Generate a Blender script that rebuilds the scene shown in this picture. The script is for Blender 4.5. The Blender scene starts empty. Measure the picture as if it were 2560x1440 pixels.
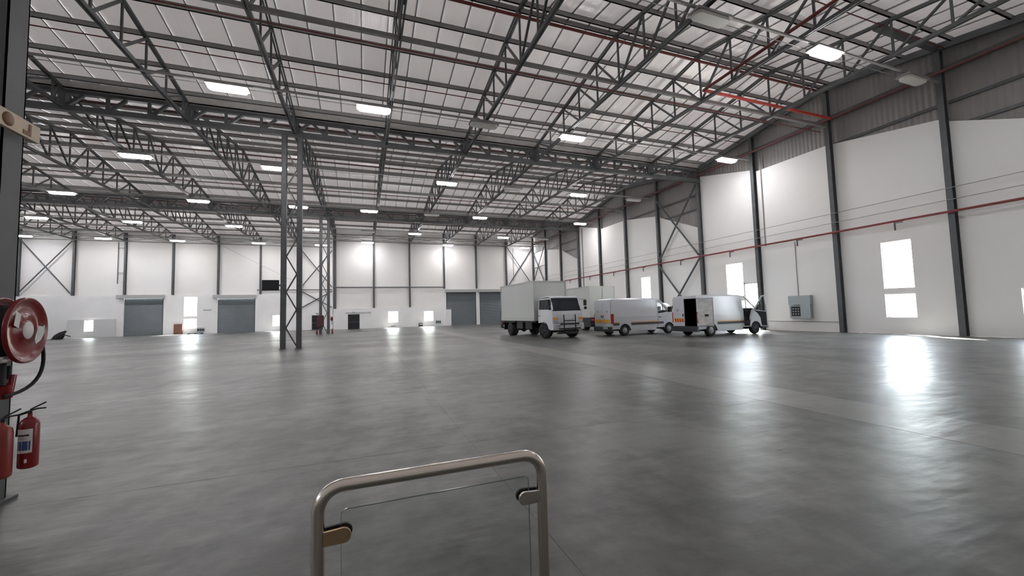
import bpy, bmesh, math, random
from mathutils import Vector, Matrix
random.seed(4)
S = bpy.context.scene
COL = S.collection
R = math.radians

# ------------------------------------------------------------------ camera
cam_d = bpy.data.cameras.new('camera'); cam = bpy.data.objects.new('camera', cam_d); COL.objects.link(cam)
F_PX, YAW, PITCH, ROLL = 996.56, 0.35616, 0.06228, -0.02708
fw = Vector((math.sin(YAW)*math.cos(PITCH), math.cos(YAW)*math.cos(PITCH), math.sin(PITCH)))
rt = Vector((math.cos(YAW), -math.sin(YAW), 0)); up = rt.cross(fw)
r2 = rt*math.cos(ROLL) + up*math.sin(ROLL); u2 = -rt*math.sin(ROLL) + up*math.cos(ROLL)
m = Matrix((r2, u2, -fw)).transposed().to_4x4(); m.translation = Vector((0, 0, 1.7)); cam.matrix_world = m
cam_d.sensor_fit = 'HORIZONTAL'; cam_d.sensor_width = 36; cam_d.lens = F_PX*36/2560
cam_d.clip_start = 0.05; cam_d.clip_end = 500
S.camera = cam
# ------------------------------------------------------------------ view, world, sun
S.view_settings.view_transform = 'Standard'; S.view_settings.look = 'None'
S.view_settings.gamma = 1; S.view_settings.use_curve_mapping = False
S.view_settings.exposure = 0.95
S.cycles.use_denoising = True
S.cycles.max_bounces = 10; S.cycles.diffuse_bounces = 6
S.cycles.sample_clamp_indirect = 6
W = bpy.data.worlds.new('sky'); S.world = W; W.use_nodes = True
nt = W.node_tree; bgn = nt.nodes['Background']; sky = nt.nodes.new('ShaderNodeTexSky')
sky.sky_type = 'NISHITA'; sky.sun_disc = False; sky.sun_elevation = R(49); sky.sun_rotation = R(35)
hs_ = nt.nodes.new('ShaderNodeHueSaturation'); hs_.inputs['Saturation'].default_value = .45
nt.links.new(sky.outputs[0], hs_.inputs['Color']); nt.links.new(hs_.outputs[0], bgn.inputs[0]); bgn.inputs[1].default_value = 2.3
sd = bpy.data.lights.new('sun', 'SUN'); sun = bpy.data.objects.new('sun', sd); COL.objects.link(sun)
sd.energy = 60; sd.angle = R(0.6); sd.color = (1, 0.95, 0.88)
sun.rotation_euler = Vector((-0.5, -0.72, -1)).to_track_quat('-Z', 'Y').to_euler(); sun.location = (40, 80, 60)
LAMP = 46.0
ROOF_T = 0.005

# ------------------------------------------------------------------ materials
def newmat(name):
    mt = bpy.data.materials.new(name); mt.use_nodes = True
    return mt, mt.node_tree, mt.node_tree.nodes['Principled BSDF']
def mat(name, col, rough=0.5, metal=0.0, var=0.0, scale=3.0, bump=0.0, spec=0.5):
    mt, t, b = newmat(name)
    b.inputs['Base Color'].default_value = (*col, 1); b.inputs['Roughness'].default_value = rough
    b.inputs['Metallic'].default_value = metal; b.inputs['Specular IOR Level'].default_value = spec
    if var or bump:
        tc = t.nodes.new('ShaderNodeTexCoord'); n = t.nodes.new('ShaderNodeTexNoise')
        n.inputs['Scale'].default_value = scale; n.inputs['Detail'].default_value = 5
        t.links.new(tc.outputs['Object'], n.inputs['Vector'])
        if var:
            r = t.nodes.new('ShaderNodeValToRGB')
            r.color_ramp.elements[0].color = (*[c*(1-var) for c in col], 1)
            r.color_ramp.elements[1].color = (*[min(1, c*(1+var)) for c in col], 1)
            r.color_ramp.elements[0].position = .3; r.color_ramp.elements[1].position = .7
            t.links.new(n.outputs[0], r.inputs[0]); t.links.new(r.outputs[0], b.inputs['Base Color'])
        if bump:
            bp = t.nodes.new('ShaderNodeBump'); bp.inputs['Strength'].default_value = bump; bp.inputs['Distance'].default_value = .02
            t.links.new(n.outputs[0], bp.inputs['Height']); t.links.new(bp.outputs[0], b.inputs['Normal'])
    return mt
def emit(name, col, s):
    mt, t, b = newmat(name)
    b.inputs['Base Color'].default_value = (.9, .9, .9, 1)
    b.inputs['Emission Color'].default_value = (*col, 1); b.inputs['Emission Strength'].default_value = s
    return mt
M = {}
M['steel'] = mat('painted_steel', (.095, .10, .105), .5, 0, .15, 2)
M['purlin'] = mat('purlin_steel', (.26, .25, .245), .5, .2, .1, 2)
M['gutter'] = mat('gutter_metal', (.52, .50, .48), .5, .1, .1, 2)
M['galv'] = mat('galvanised', (.34, .335, .33), .45, .4, .1, 4)
M['red'] = mat('red_pipe_paint', (.21, .04, .036), .5)
M['browned'] = mat('brown_red_pipe', (.17, .10, .095), .5)
M['redbright'] = mat('bright_red_paint', (.62, .07, .05), .4)
M['reel'] = mat('red_enamel', (.22, .012, .015), .22, 0, .05, 3)
M['white'] = mat('white_wall_paint', (.84, .83, .81), .7, 0, .04, .22, .15)
for n_ in M['white'].node_tree.nodes:
    if n_.type == 'VALTORGB': n_.color_ramp.elements[1].color = (.88, .875, .865, 1); n_.color_ramp.elements[0].color = (.85, .83, .79, 1)
M['whitelow'] = mat('white_block_paint', (.86, .855, .85), .75, 0, .04, .5, .2)
M['roller'] = mat('roller_door_grey', (.20, .225, .245), .45, .3, .05, 1)
M['dark'] = mat('black_matt', (.012, .012, .015), .6)
M['rubber'] = mat('tyre_rubber', (.014, .014, .016), .75)
M['trimgrey'] = mat('dark_grey_plastic', (.045, .045, .05), .55)
M['vanwhite'] = mat('van_white_paint', (.64, .65, .68), .22)
M['boxwhite'] = mat('truck_body_panel', (.52, .54, .515), .45, 0, .03, .6)
M['glass_dark'] = mat('dark_glass', (.02, .024, .032), .06)
M['chrome'] = mat('stainless', (.80, .73, .66), .24, 1.0)  # warm tint in the metal colour stands in for warm reflections
M['clamp'] = mat('brushed_clamp', (.55, .52, .48), .35, .9)
M['clamp_gold'] = mat('brass_toned_clamp', (.50, .36, .20), .4, .8)
M['silver'] = mat('silver_rim', (.42, .43, .45), .4, .4)
M['orange'] = mat('orange_reflector', (.85, .33, .03), .35)
M['yellow'] = mat('yellow_reflector', (.9, .62, .08), .35)
M['redlamp'] = mat('tail_lamp_red', (.45, .03, .03), .2)
M['paper'] = mat('label_paper', (.78, .77, .76), .6)
M['blue'] = mat('label_blue', (.06, .11, .30), .6)
M['brown'] = mat('brown_board', (.16, .07, .05), .7, 0, .1, 4)
M['cream'] = mat('cream_board', (.62, .50, .36), .45)
M['tan'] = mat('brown_print', (.25, .13, .07), .6)
M['boxgrey'] = mat('grey_enclosure', (.36, .40, .41), .5)
M['foil'] = mat('wrinkled_foil_liner', (.80, .80, .78), .35, .1, .15, 5, 1.0)
M['cloth'] = mat('dark_cloth', (.02, .02, .024), .9)
M['outside'] = mat('outside_ground', (.45, .43, .40), .9, 0, .1, .3)
M['lens'] = emit('lit_lens', (1, .97, 1.0), LAMP)
M['lensoff'] = mat('unlit_lens', (.75, .74, .70), .3)

# window glass: thin, clear, a little reflection
gm = bpy.data.materials.new('clear_glass'); gm.use_nodes = True; g = gm.node_tree; g.nodes.clear()
o_ = g.nodes.new('ShaderNodeOutputMaterial'); mx = g.nodes.new('ShaderNodeMixShader'); tr = g.nodes.new('ShaderNodeBsdfTransparent'); gl = g.nodes.new('ShaderNodeBsdfGlossy')
tr.inputs[0].default_value = (.965, .98, .972, 1); gl.inputs['Roughness'].default_value = .03; fr = g.nodes.new('ShaderNodeLayerWeight'); pw = g.nodes.new('ShaderNodeMath'); pw.operation = 'POWER'; pw.inputs[1].default_value = 5; fr.inputs[0].default_value = .5; ma = g.nodes.new('ShaderNodeMath'); ma.operation = 'MULTIPLY_ADD'; ma.inputs[1].default_value = .6; ma.inputs[2].default_value = .025
g.links.new(fr.outputs['Facing'], pw.inputs[0]); g.links.new(pw.outputs[0], ma.inputs[0]); g.links.new(ma.outputs[0], mx.inputs[0]); g.links.new(tr.outputs[0], mx.inputs[1]); g.links.new(gl.outputs[0], mx.inputs[2]); g.links.new(mx.outputs[0], o_.inputs[0])
M['glass'] = gm

def ribbed(name, col, axis, pitch, rough, strength, var=.06):
    mt, t, b = newmat(name); b.inputs['Roughness'].default_value = rough
    tc = t.nodes.new('ShaderNodeTexCoord'); w = t.nodes.new('ShaderNodeTexWave'); w.wave_type = 'BANDS'; w.bands_direction = axis
    w.inputs['Scale'].default_value = 2*math.pi/20/pitch; w.inputs['Distortion'].default_value = 0
    n = t.nodes.new('ShaderNodeTexNoise'); n.inputs['Scale'].default_value = .6; n.inputs['Detail'].default_value = 6
    r = t.nodes.new('ShaderNodeValToRGB'); r.color_ramp.elements[0].position = .3; r.color_ramp.elements[1].position = .7
    r.color_ramp.elements[0].color = (*[c*(1-var) for c in col], 1); r.color_ramp.elements[1].color = (*[c*(1+var) for c in col], 1)
    bp = t.nodes.new('ShaderNodeBump'); bp.inputs['Strength'].default_value = strength; bp.inputs['Distance'].default_value = .05
    t.links.new(tc.outputs['Object'], w.inputs['Vector']); t.links.new(tc.outputs['Object'], n.inputs['Vector'])
    t.links.new(n.outputs[0], r.inputs[0]); t.links.new(r.outputs[0], b.inputs['Base Color'])
    t.links.new(w.outputs[0], bp.inputs['Height']); t.links.new(bp.outputs[0], b.inputs['Normal'])
    return mt
M['sheet'] = ribbed('grey_wall_sheeting', (.27, .255, .245), 'Y', .25, .5, .6)
# roof lining: bright blanket with wrinkles
def roofmat():
    mt, t, b = newmat('foil_roof_lining'); b.inputs['Roughness'].default_value = .38; b.inputs['Metallic'].default_value = .25
    tc = t.nodes.new('ShaderNodeTexCoord'); mp = t.nodes.new('ShaderNodeMapping'); mp.inputs['Scale'].default_value = (2.2, .35, 1)
    n = t.nodes.new('ShaderNodeTexNoise'); n.inputs['Scale'].default_value = 1.5; n.inputs['Detail'].default_value = 4
    oi = t.nodes.new('ShaderNodeObjectInfo'); r = t.nodes.new('ShaderNodeValToRGB')
    r.color_ramp.elements[0].color = (.64, .625, .62, 1); r.color_ramp.elements[1].color = (.74, .725, .72, 1)
    bp = t.nodes.new('ShaderNodeBump'); bp.inputs['Strength'].default_value = .6; bp.inputs['Distance'].default_value = .07
    t.links.new(tc.outputs['Object'], mp.inputs[0]); t.links.new(mp.outputs[0], n.inputs['Vector'])
    t.links.new(oi.outputs['Random'], r.inputs[0]); t.links.new(r.outputs[0], b.inputs['Base Color'])
    t.links.new(n.outputs[0], bp.inputs['Height']); t.links.new(bp.outputs[0], b.inputs['Normal'])
    # thin daylight-passing blanket: a small share of the sun on the roof comes through as soft light
    tl = t.nodes.new('ShaderNodeBsdfTranslucent'); ms = t.nodes.new('ShaderNodeMixShader'); ms.inputs[0].default_value = ROOF_T
    tl.inputs[0].default_value = (1, .93, .90, 1)
    t.links.new(b.outputs[0], ms.inputs[1]); t.links.new(tl.outputs[0], ms.inputs[2])
    t.links.new(ms.outputs[0], t.nodes['Material Output'].inputs[0])
    return mt
M['roof'] = roofmat()
M['seam'] = mat('lining_lap_seam', (.30, .29, .285), .6)
def floormat(name, c0, c1, r0, r1, dark_band=None):
    mt, t, b = newmat(name); b.inputs['Specular IOR Level'].default_value = .34
    ge = t.nodes.new('ShaderNodeNewGeometry')
    def noise(s, d, sc=(1, 1, 1), rough=.5):
        mp = t.nodes.new('ShaderNodeMapping'); mp.inputs['Scale'].default_value = sc
        n = t.nodes.new('ShaderNodeTexNoise'); n.inputs['Scale'].default_value = s; n.inputs['Detail'].default_value = d; n.inputs['Roughness'].default_value = rough
        t.links.new(ge.outputs['Position'], mp.inputs[0]); t.links.new(mp.outputs[0], n.inputs['Vector']); return n
    a = noise(.28, 6, (1, .6, 1), .6); c = noise(2.2, 5, (1, 1, 1), .6); d = noise(.16, 3, (.4, 1.6, 1))
    mixn = t.nodes.new('ShaderNodeMath'); mixn.operation = 'MULTIPLY_ADD'; mixn.inputs[1].default_value = .3
    t.links.new(c.outputs[0], mixn.inputs[0]); 
    m2 = t.nodes.new('ShaderNodeMath'); m2.operation = 'MULTIPLY'; m2.inputs[1].default_value = .7; t.links.new(a.outputs[0], m2.inputs[0]); t.links.new(m2.outputs[0], mixn.inputs[2])
    r = t.nodes.new('ShaderNodeValToRGB'); r.color_ramp.elements[0].position = .44; r.color_ramp.elements[1].position = .56
    r.color_ramp.elements[0].color = (*c0, 1); r.color_ramp.elements[1].color = (*c1, 1)
    t.links.new(mixn.outputs[0], r.inputs[0]); t.links.new(r.outputs[0], b.inputs['Base Color'])
    if dark_band:                                  # soft-edged darker band in the concrete colour, in line with the gate
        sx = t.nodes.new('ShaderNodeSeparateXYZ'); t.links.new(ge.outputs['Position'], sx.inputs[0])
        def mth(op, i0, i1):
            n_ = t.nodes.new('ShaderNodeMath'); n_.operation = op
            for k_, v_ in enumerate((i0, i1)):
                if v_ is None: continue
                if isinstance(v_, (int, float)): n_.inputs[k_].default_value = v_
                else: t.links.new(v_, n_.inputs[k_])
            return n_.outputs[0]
        (ax, ay), (bx_, by_) = dark_band; L_ = math.hypot(bx_-ax, by_-ay); nx_, ny_ = -(by_-ay)/L_, (bx_-ax)/L_
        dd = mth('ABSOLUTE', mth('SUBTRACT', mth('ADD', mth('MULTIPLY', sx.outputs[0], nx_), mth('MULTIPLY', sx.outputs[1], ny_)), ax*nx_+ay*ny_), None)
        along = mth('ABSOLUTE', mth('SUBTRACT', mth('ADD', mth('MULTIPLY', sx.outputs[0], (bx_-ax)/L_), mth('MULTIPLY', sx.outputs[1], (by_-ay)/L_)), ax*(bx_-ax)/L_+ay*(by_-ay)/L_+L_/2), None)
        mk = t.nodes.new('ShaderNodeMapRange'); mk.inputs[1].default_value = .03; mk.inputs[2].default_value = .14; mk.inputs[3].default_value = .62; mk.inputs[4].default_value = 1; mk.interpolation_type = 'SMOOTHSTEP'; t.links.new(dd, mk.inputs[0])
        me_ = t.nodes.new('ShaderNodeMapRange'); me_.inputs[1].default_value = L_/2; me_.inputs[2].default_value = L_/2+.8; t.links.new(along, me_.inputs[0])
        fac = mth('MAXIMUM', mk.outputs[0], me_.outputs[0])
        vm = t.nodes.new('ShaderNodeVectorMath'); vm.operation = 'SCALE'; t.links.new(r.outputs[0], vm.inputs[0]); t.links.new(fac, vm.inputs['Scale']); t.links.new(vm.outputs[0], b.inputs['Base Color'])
    mr = t.nodes.new('ShaderNodeMapRange'); mr.inputs[1].default_value = .35; mr.inputs[2].default_value = .65; mr.inputs[3].default_value = r0; mr.inputs[4].default_value = r1
    t.links.new(d.outputs[0], mr.inputs[0]); t.links.new(mr.outputs[0], b.inputs['Roughness'])
    bp = t.nodes.new('ShaderNodeBump'); bp.inputs['Strength'].default_value = .9; bp.inputs['Distance'].default_value = .02
    e = noise(1.7, 4, (.55, 1.5, 1)); t.links.new(e.outputs[0], bp.inputs['Height']); t.links.new(bp.outputs[0], b.inputs['Normal'])
    return mt
DARK_BAND = ((2.5, 1.66), (6.5, 1.74))
M['floor'] = floormat('polished_concrete', (.085, .087, .08), (.175, .177, .166), .34, .44, DARK_BAND)
M['strip'] = floormat('pale_concrete_strip', (.19, .19, .174), (.235, .235, .215), .34, .44)
M['joint'] = mat('joint_filler', (.2, .2, .195), .8)

# ------------------------------------------------------------------ mesh helpers
class MB:
    def __init__(s): s.v = []; s.f = []; s.mi = []; s.sm = []
    def add(s, vs, fs, mi=0, smooth=False):
        o = len(s.v); s.v += [tuple(v) for v in vs]
        for f in fs: s.f.append(tuple(i+o for i in f)); s.mi.append(mi); s.sm.append(smooth)
        return s
    def box(s, a, b, mi=0):
        x0, y0, z0 = a; x1, y1, z1 = b
        vs = [(x0,y0,z0),(x1,y0,z0),(x1,y1,z0),(x0,y1,z0),(x0,y0,z1),(x1,y0,z1),(x1,y1,z1),(x0,y1,z1)]
        return s.add(vs, [(0,3,2,1),(4,5,6,7),(0,1,5,4),(1,2,6,5),(2,3,7,6),(3,0,4,7)], mi)
    def beam(s, a, b, w, h, upv=(0,0,1), mi=0):
        a = Vector(a); b = Vector(b); d = (b-a).normalized(); u = Vector(upv)
        if abs(d.dot(u)) > .98: u = Vector((0, 1, 0)) if abs(d.y) < .9 else Vector((1, 0, 0))
        sx = d.cross(u).normalized(); sz = sx.cross(d).normalized()
        vs = [p + sx*(w/2*i) + sz*(h/2*j) for p in (a, b) for i, j in ((-1,-1),(1,-1),(1,1),(-1,1))]
        return s.add(vs, [(0,1,2,3),(7,6,5,4),(0,4,5,1),(1,5,6,2),(2,6,7,3),(3,7,4,0)], mi)
    def tube(s, pts, r, n=8, mi=0, cap=True):
        pts = [Vector(p) for p in pts]; rings = []; prev = None
        for i, p in enumerate(pts):
            if i == 0: d = pts[1]-p
            elif i == len(pts)-1: d = p-pts[-2]
            else: d = (pts[i+1]-p).normalized() + (p-pts[i-1]).normalized()
            d.normalize()
            if prev is None:
                u = Vector((0,0,1)) if abs(d.z) < .9 else Vector((1,0,0)); sx = d.cross(u).normalized()
            else: sx = (prev - d*prev.dot(d)).normalized()
            prev = sx; sy = d.cross(sx)
            rr = r[i] if isinstance(r, (list, tuple)) else r
            rings.append([p + sx*math.cos(2*math.pi*k/n)*rr + sy*math.sin(2*math.pi*k/n)*rr for k in range(n)])
        vs = [v for g_ in rings for v in g_]; fs = []
        for i in range(len(rings)-1):
            for k in range(n): fs.append((i*n+k, i*n+(k+1)%n, (i+1)*n+(k+1)%n, (i+1)*n+k))
        s.add(vs, fs, mi, True)
        if cap: s.add(rings[0], [tuple(range(n))[::-1]], mi); s.add(rings[-1], [tuple(range(n))], mi)
        return s
    def lathe(s, c, ax, prof, n=24, mi=0):
        """prof: (distance along axis, radius)"""
        c = Vector(c); ax = Vector(ax).normalized(); u = Vector((0,0,1)) if abs(ax.z) < .9 else Vector((1,0,0))
        sx = ax.cross(u).normalized(); sy = ax.cross(sx); vs = []; fs = []
        for t, r in prof: vs += [c + ax*t + sx*math.cos(2*math.pi*k/n)*r + sy*math.sin(2*math.pi*k/n)*r for k in range(n)]
        for i in range(len(prof)-1):
            for k in range(n): fs.append((i*n+k, (i+1)*n+k, (i+1)*n+(k+1)%n, i*n+(k+1)%n))
        return s.add(vs, fs, mi, True)
    def prism(s, poly, fn0, fn1, mi=0):
        """poly 2D; fn0/fn1 map 2D->3D for the two ends"""
        n = len(poly); vs = [fn0(*p) for p in poly] + [fn1(*p) for p in poly]
        return s.add(vs, [tuple(range(n))[::-1], tuple(range(n, 2*n))] + [(i, (i+1)%n, n+(i+1)%n, n+i) for i in range(n)], mi)
    def mesh(s, name, mats):
        me = bpy.data.meshes.new(name); me.from_pydata(s.v, [], s.f)
        for m_ in (mats if isinstance(mats, (list, tuple)) else [mats]): me.materials.append(m_)
        me.polygons.foreach_set('material_index', s.mi); me.polygons.foreach_set('use_smooth', s.sm)
        bm = bmesh.new(); bm.from_mesh(me); bmesh.ops.recalc_face_normals(bm, faces=bm.faces); bm.to_mesh(me); bm.free()
        me.update(); return me
    def build(s, name, mats, parent=None, loc=None):
        return link(name, s.mesh(name, mats), parent, loc)
def link(name, me, parent=None, loc=None, rot=None):
    o = bpy.data.objects.new(name, me); COL.objects.link(o)
    if parent is not None: o.parent = parent
    if loc is not None: o.location = loc
    if rot is not None: o.rotation_euler = rot
    return o
def thing(name, label, cat, loc=(0,0,0), rz=0, group=None):
    o = bpy.data.objects.new(name, None); COL.objects.link(o); o.location = loc; o.rotation_euler = (0,0,rz); o.empty_display_size = .3
    return tag(o, label, cat, group)
def tag(o, label, cat, group=None):
    o['label'] = label; o['category'] = cat
    if group: o['group'] = group
    return o
def struct(o): o['kind'] = 'structure'; return o
def holder(name):
    o = bpy.data.objects.new(name, None); COL.objects.link(o); return struct(o)
def copy_tree(o, parent=None):
    c = o.copy(); COL.objects.link(c); c.parent = parent
    for ch in list(o.children): copy_tree(ch, c)
    return c
ORD = ['zeroth','first','second','third','fourth','fifth','sixth','seventh','eighth','ninth','tenth','eleventh','twelfth','thirteenth','fourteenth','fifteenth']

# ------------------------------------------------------------------ grid of the building
B = 5.1418
XW = 27.07                                   # right wall
YC = [10.467 + B*k for k in range(-5, 12)]   # column lines along the right wall
YR = lambda k: 10.467 + B*k
GIR = [YR(-1), YR(3), YR(7), YR(11)]         # valley girders 5.3, 25.9, 46.5, 67.0
TX = [1.35 + 5.15*i for i in range(-9, 5)]   # truss lines
XLW = -50.4; YN = YR(-5); YF = 66.95; YFR = 62.0; XJ = -4.15
HB, HV, HR = 12.6, 13.5, 15.12               # bottom chord, top chord at valley, at ridge
SPAN = 4*B; SLOPE = (HR-HV)/(SPAN/2)
def chord(y):                                # top chord height at y
    k = (y - GIR[0]) % SPAN; return HV + SLOPE*min(k, SPAN-k)
def roofz(y): return chord(y) + .34

# ------------------------------------------------------------------ floor
fl = holder('floor')
xs = [XLW, -44, -37.5, -31, -24.5, -18, -11.5, -5.1, 1.32, 6.72, 8.02, 14.3, 20.7, XW]
ys = [YN, -5, 5.29, 15.6, 25.9, 36.2, 46.5, 56.8, YF]
for i in range(len(xs)-1):
    for j in range(len(ys)-1):
        st = abs(xs[i]-6.72) < .01; gp = .0028
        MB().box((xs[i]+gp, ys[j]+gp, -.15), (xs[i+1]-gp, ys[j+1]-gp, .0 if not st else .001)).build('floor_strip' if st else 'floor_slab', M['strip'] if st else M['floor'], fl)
MB().box((XLW, YN, -.3), (XW, YF, -.003)).build('joint_filler', M['joint'], fl)
og = MB().box((-160, -120, -.6), (200, 200, -.32)).build('outside_ground', M['outside']); struct(og)

# ------------------------------------------------------------------ right wall
wr = holder('wall_right')
prof = {0: (8.46, 10.6), 1: (10.75, 11.55), 2: (11.58, 11.6), 3: (11.75, 12.95)}
wins = {0: [(12.22, 13.53, .9, 2.17), (12.22, 13.53, 2.47, 5.03)], 2: [(20.98, 22.1, 0, 3.4), (22.25, 23.7, .9, 2.17), (22.25, 23.7, 2.45, 5.06)],
        4: [(32.75, 34.1, .9, 2.17), (32.75, 34.1, 2.5, 4.98)], -1: [(7.35, 8.62, .78, 2.18)]}
def strips(y0, y1, topf, ws):
    """vertical strips between cuts, each strip a list of (z0, z1a, z1b)"""
    cuts = sorted({y0, y1} | {c for w in ws for c in w[:2]})
    for a, b in zip(cuts, cuts[1:]):
        hs = sorted((w[2], w[3]) for w in ws if w[0] <= a+1e-6 and w[1] >= b-1e-6); z = 0
        for h0, h1 in hs: yield a, b, z, h0, h0; z = h1
        yield a, b, z, topf(a), topf(b)
def wall_panel(par, y0, y1, topf, ws, x0, x1, m_, name='wall_panel', zbase=0):
    mb = MB()
    for a, b, z, ta, tb in strips(y0, y1, topf, ws):
        mb.prism([(a, z), (b, z), (b, tb), (a, ta)], lambda p, q: (x0, p, q), lambda p, q: (x1, p, q))
    return mb.build(name, m_, par)
for k in range(-5, 11):
    y0, y1 = YR(k), min(YR(k+1), YFR + .0 if k == 10 else 99)
    if k == 10: y0, y1 = YR(10), YF
    ph = (k+1) % 4; a, b = prof[ph]
    wall_panel(wr, y0+.004, y1-.004, lambda y: a+(b-a)*(y-y0)/(y1-y0), wins.get(k, []), XW, XW+.22, M['white'])
    # sheeting above the masonry, behind it
    mids = [y0, y1] + [g_ for g_ in GIR+[q+SPAN/2 for q in GIR] if y0 < g_ < y1]; mids.sort(); mb = MB()
    for p, q in zip(mids, mids[1:]):
        f = lambda y: a+(b-a)*(y-y0)/(y1-y0)-.3
        mb.prism([(p, f(p)), (q, f(q)), (q, roofz(q)+.05), (p, roofz(p)+.05)], lambda u, v: (XW+.22, u, v), lambda u, v: (XW+.27, u, v))
    mb.build('wall_sheeting', M['sheet'], wr)
# windows (glass and frame)
wn = 0
def window(name, fn, y0, y1, z0, z1):
    w = holder(name); fr_ = MB()
    for a, b in (((y0, z0), (y1, z0+.04)), ((y0, z1-.04), (y1, z1)), ((y0, z0+.04), (y0+.04, z1-.04)), ((y1-.04, z0+.04), (y1, z1-.04))):
        c0 = fn(*a, 0); c1 = fn(*b, .05); fr_.box([min(p, q) for p, q in zip(c0, c1)], [max(p, q) for p, q in zip(c0, c1)])
    fr_.build('window_frame', M['paper'], w)
    c0 = fn(y0+.04, z0+.04, .02); c1 = fn(y1-.04, z1-.04, .03)
    MB().box([min(p, q) for p, q in zip(c0, c1)], [max(p, q) for p, q in zip(c0, c1)]).build('pane', M['glass'], w)
for k, ws in wins.items():
    for y0, y1, z0, z1 in ws:
        if z0 == 0: continue
        wn += 1; window('window_%d' % wn, lambda y, z, d: (XW+.1+d, y, z), y0, y1, z0, z1)
# ------------------------------------------------------------------ far walls
wf = holder('wall_far'); 
def far_panel(par, x0, x1, z0f, z1f, ws, y, th, m_, name='wall_panel'):
    mb = MB(); cuts = sorted({x0, x1} | {c for w in ws for c in w[:2]})
    for a, b in zip(cuts, cuts[1:]):
        hs = sorted((w[2], w[3]) for w in ws if w[0] <= a+1e-6 and w[1] >= b-1e-6); z = z0f
        for h0, h1 in hs:
            if h0 > z+1e-4: mb.box((a, y, z), (b, y+th, h0))
            z = h1
        if z1f > z: mb.box((a, y, z), (b, y+th, z1f))
    return mb.build(name, m_, par)
LW = [(-33.3, -32.42, .8, 2.21), (-23.08, -21.62, .74, 2.1), (-23.08, -21.62, 2.42, 5.1), (-12.5, -11.6, .7, 2.3)]
LD = [(-30.1, -25.35, 0, 5.15), (-19.62, -14.7, 0, 5.0), (-7.36, -5.86, 0, 2.15)]
lx = [XLW, -45.15] + [-39.85+5.15*i for i in range(8)]
lx[-1] = XJ
for a, b in zip(lx, lx[1:]):
    ws = [w for w in LW+LD if a-1.2 < w[0] and w[1] < b+1.2 and a < (w[0]+w[1])/2 < b]
    ws = [(max(w[0], a), min(w[1], b), w[2], w[3]) for w in ws]
    far_panel(wf, a+.001, b-.001, 0, 5.36, [(max(w[0], a+.003), min(w[1], b-.003), w[2], w[3]) for w in ws], YF-.22, .22, M['whitelow'], 'wall_block')
    far_panel(wf, a+.001, b-.001, 5.36, roofz(YF)+.05, [], YF, .2, M['white'])
RW = [(3.35, 4.75, .76, 2.42), (8.55, 9.95, .8, 2.32)]
RD = [(-2.17, -.62, 0, 2.1)]
RR = [(12.0, 16.85, 0, 5.2), (17.4, 22.2, 0, 5.2)]
rx = [XJ, 1.35, 6.5, 11.75]
for a, b in zip(rx, rx[1:]):
    far_panel(wf, a+.001, b-.001, 0, 2.95, [w for w in RW+RD if a < w[0] < b], YFR-.3, .3, M['whitelow'], 'wall_block')
    far_panel(wf, a+.001, b-.001, 2.95, roofz(YFR)+.02, [], YFR, .2, M['white'])
far_panel(wf, 11.75, XW, 0, 5.74, RR, YFR-.12, .3, M['whitelow'], 'wall_block')
for a, b in ((11.75, 16.95), (16.95, 22.1), (22.1, XW)):
    far_panel(wf, a+.001, b-.001, 5.74, roofz(YFR)+.02, [], YFR, .2, M['white'])
MB().box((XJ-.1, YFR-.3, 0), (XJ+.05, YF, roofz(YFR))).build('wall_return', M['white'], wf)
MB().box((11.75, YFR-.75, 0), (12.65, YFR-.125, 2.5)).build('wall_block', M['whitelow'], wf)
for x0, x1, z0, z1 in LW:
    wn += 1; window('window_%d' % wn, lambda y, z, d: (y, YF-.14+d, z), x0, x1, z0, z1)
for x0, x1, z0, z1 in RW:
    wn += 1; window('window_%d' % wn, lambda y, z, d: (y, YFR-.2+d, z), x0, x1, z0, z1)
# left and near walls (outside the frame) and the loading openings behind the camera
wl = struct(MB().box((XLW-.2, YN, 0), (XLW, YF, 13.9)).build('wall_left', M['white']))
wnr = holder('wall_near'); mb = MB()
nx = [XLW, -40, -30, -12, -6, 12, 18, XW]
for i, (a, b) in enumerate(zip(nx, nx[1:])): mb.box((a, YN-.2, 0), (b, YN, 13.9))
mb.build('wall_panel', M['white'], wnr)

# ------------------------------------------------------------------ doors
dn = 0
def roller(x0, x1, h, y, hood=.45):
    global dn; dn += 1
    d = holder('door_%d' % dn); n = int((h)/.075); vs = []; fs = []
    for i in range(n*2+1):
        z = h*i/(n*2); yy = y + (.025 if i % 2 else 0); vs += [(x0+.1, yy, z), (x1-.1, yy, z)]
    for i in range(n*2): fs.append((2*i, 2*i+1, 2*i+3, 2*i+2))
    mb = MB(); mb.add(vs, fs); c = mb.build('curtain', M['roller'], d); c['kind'] = 'stuff'
    MB().box((x0+.1, y-.03, 0), (x1-.1, y+.05, .12)).build('bottom_rail', M['roller'], d)
    for x in (x0, x1-.12): MB().box((x, y-.06, 0), (x+.12, y+.08, h)).build('guide_rail', M['steel'], d)
    MB().box((x0-.15, y-.45, h-.02), (x1+.15, y-.08, h+hood)).build('hood', mat('hood_grey', (.45, .45, .44), .6), d)
far_panel(wf, -34.9, -30.25, 0, 2.3, [(-33.3, -32.42, .8, 2.21)], YF-.5, .2, mat('pale_grey_partition', (.66, .66, .66), .7), 'low_partition')
roller(-30.1, -25.35, 5.0, YF-.1, .4); roller(-19.62, -14.7, 4.85, YF-.1, .45)
MB().box((XW-.04, 20.9, 0), (XW+.24, 21.0, 3.48)).box((XW-.04, 22.08, 0), (XW+.24, 22.18, 3.48)).box((XW-.04, 20.9, 3.38), (XW+.24, 22.18, 3.48)).build('door_frame', M['paper'], holder('door_9'))
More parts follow.
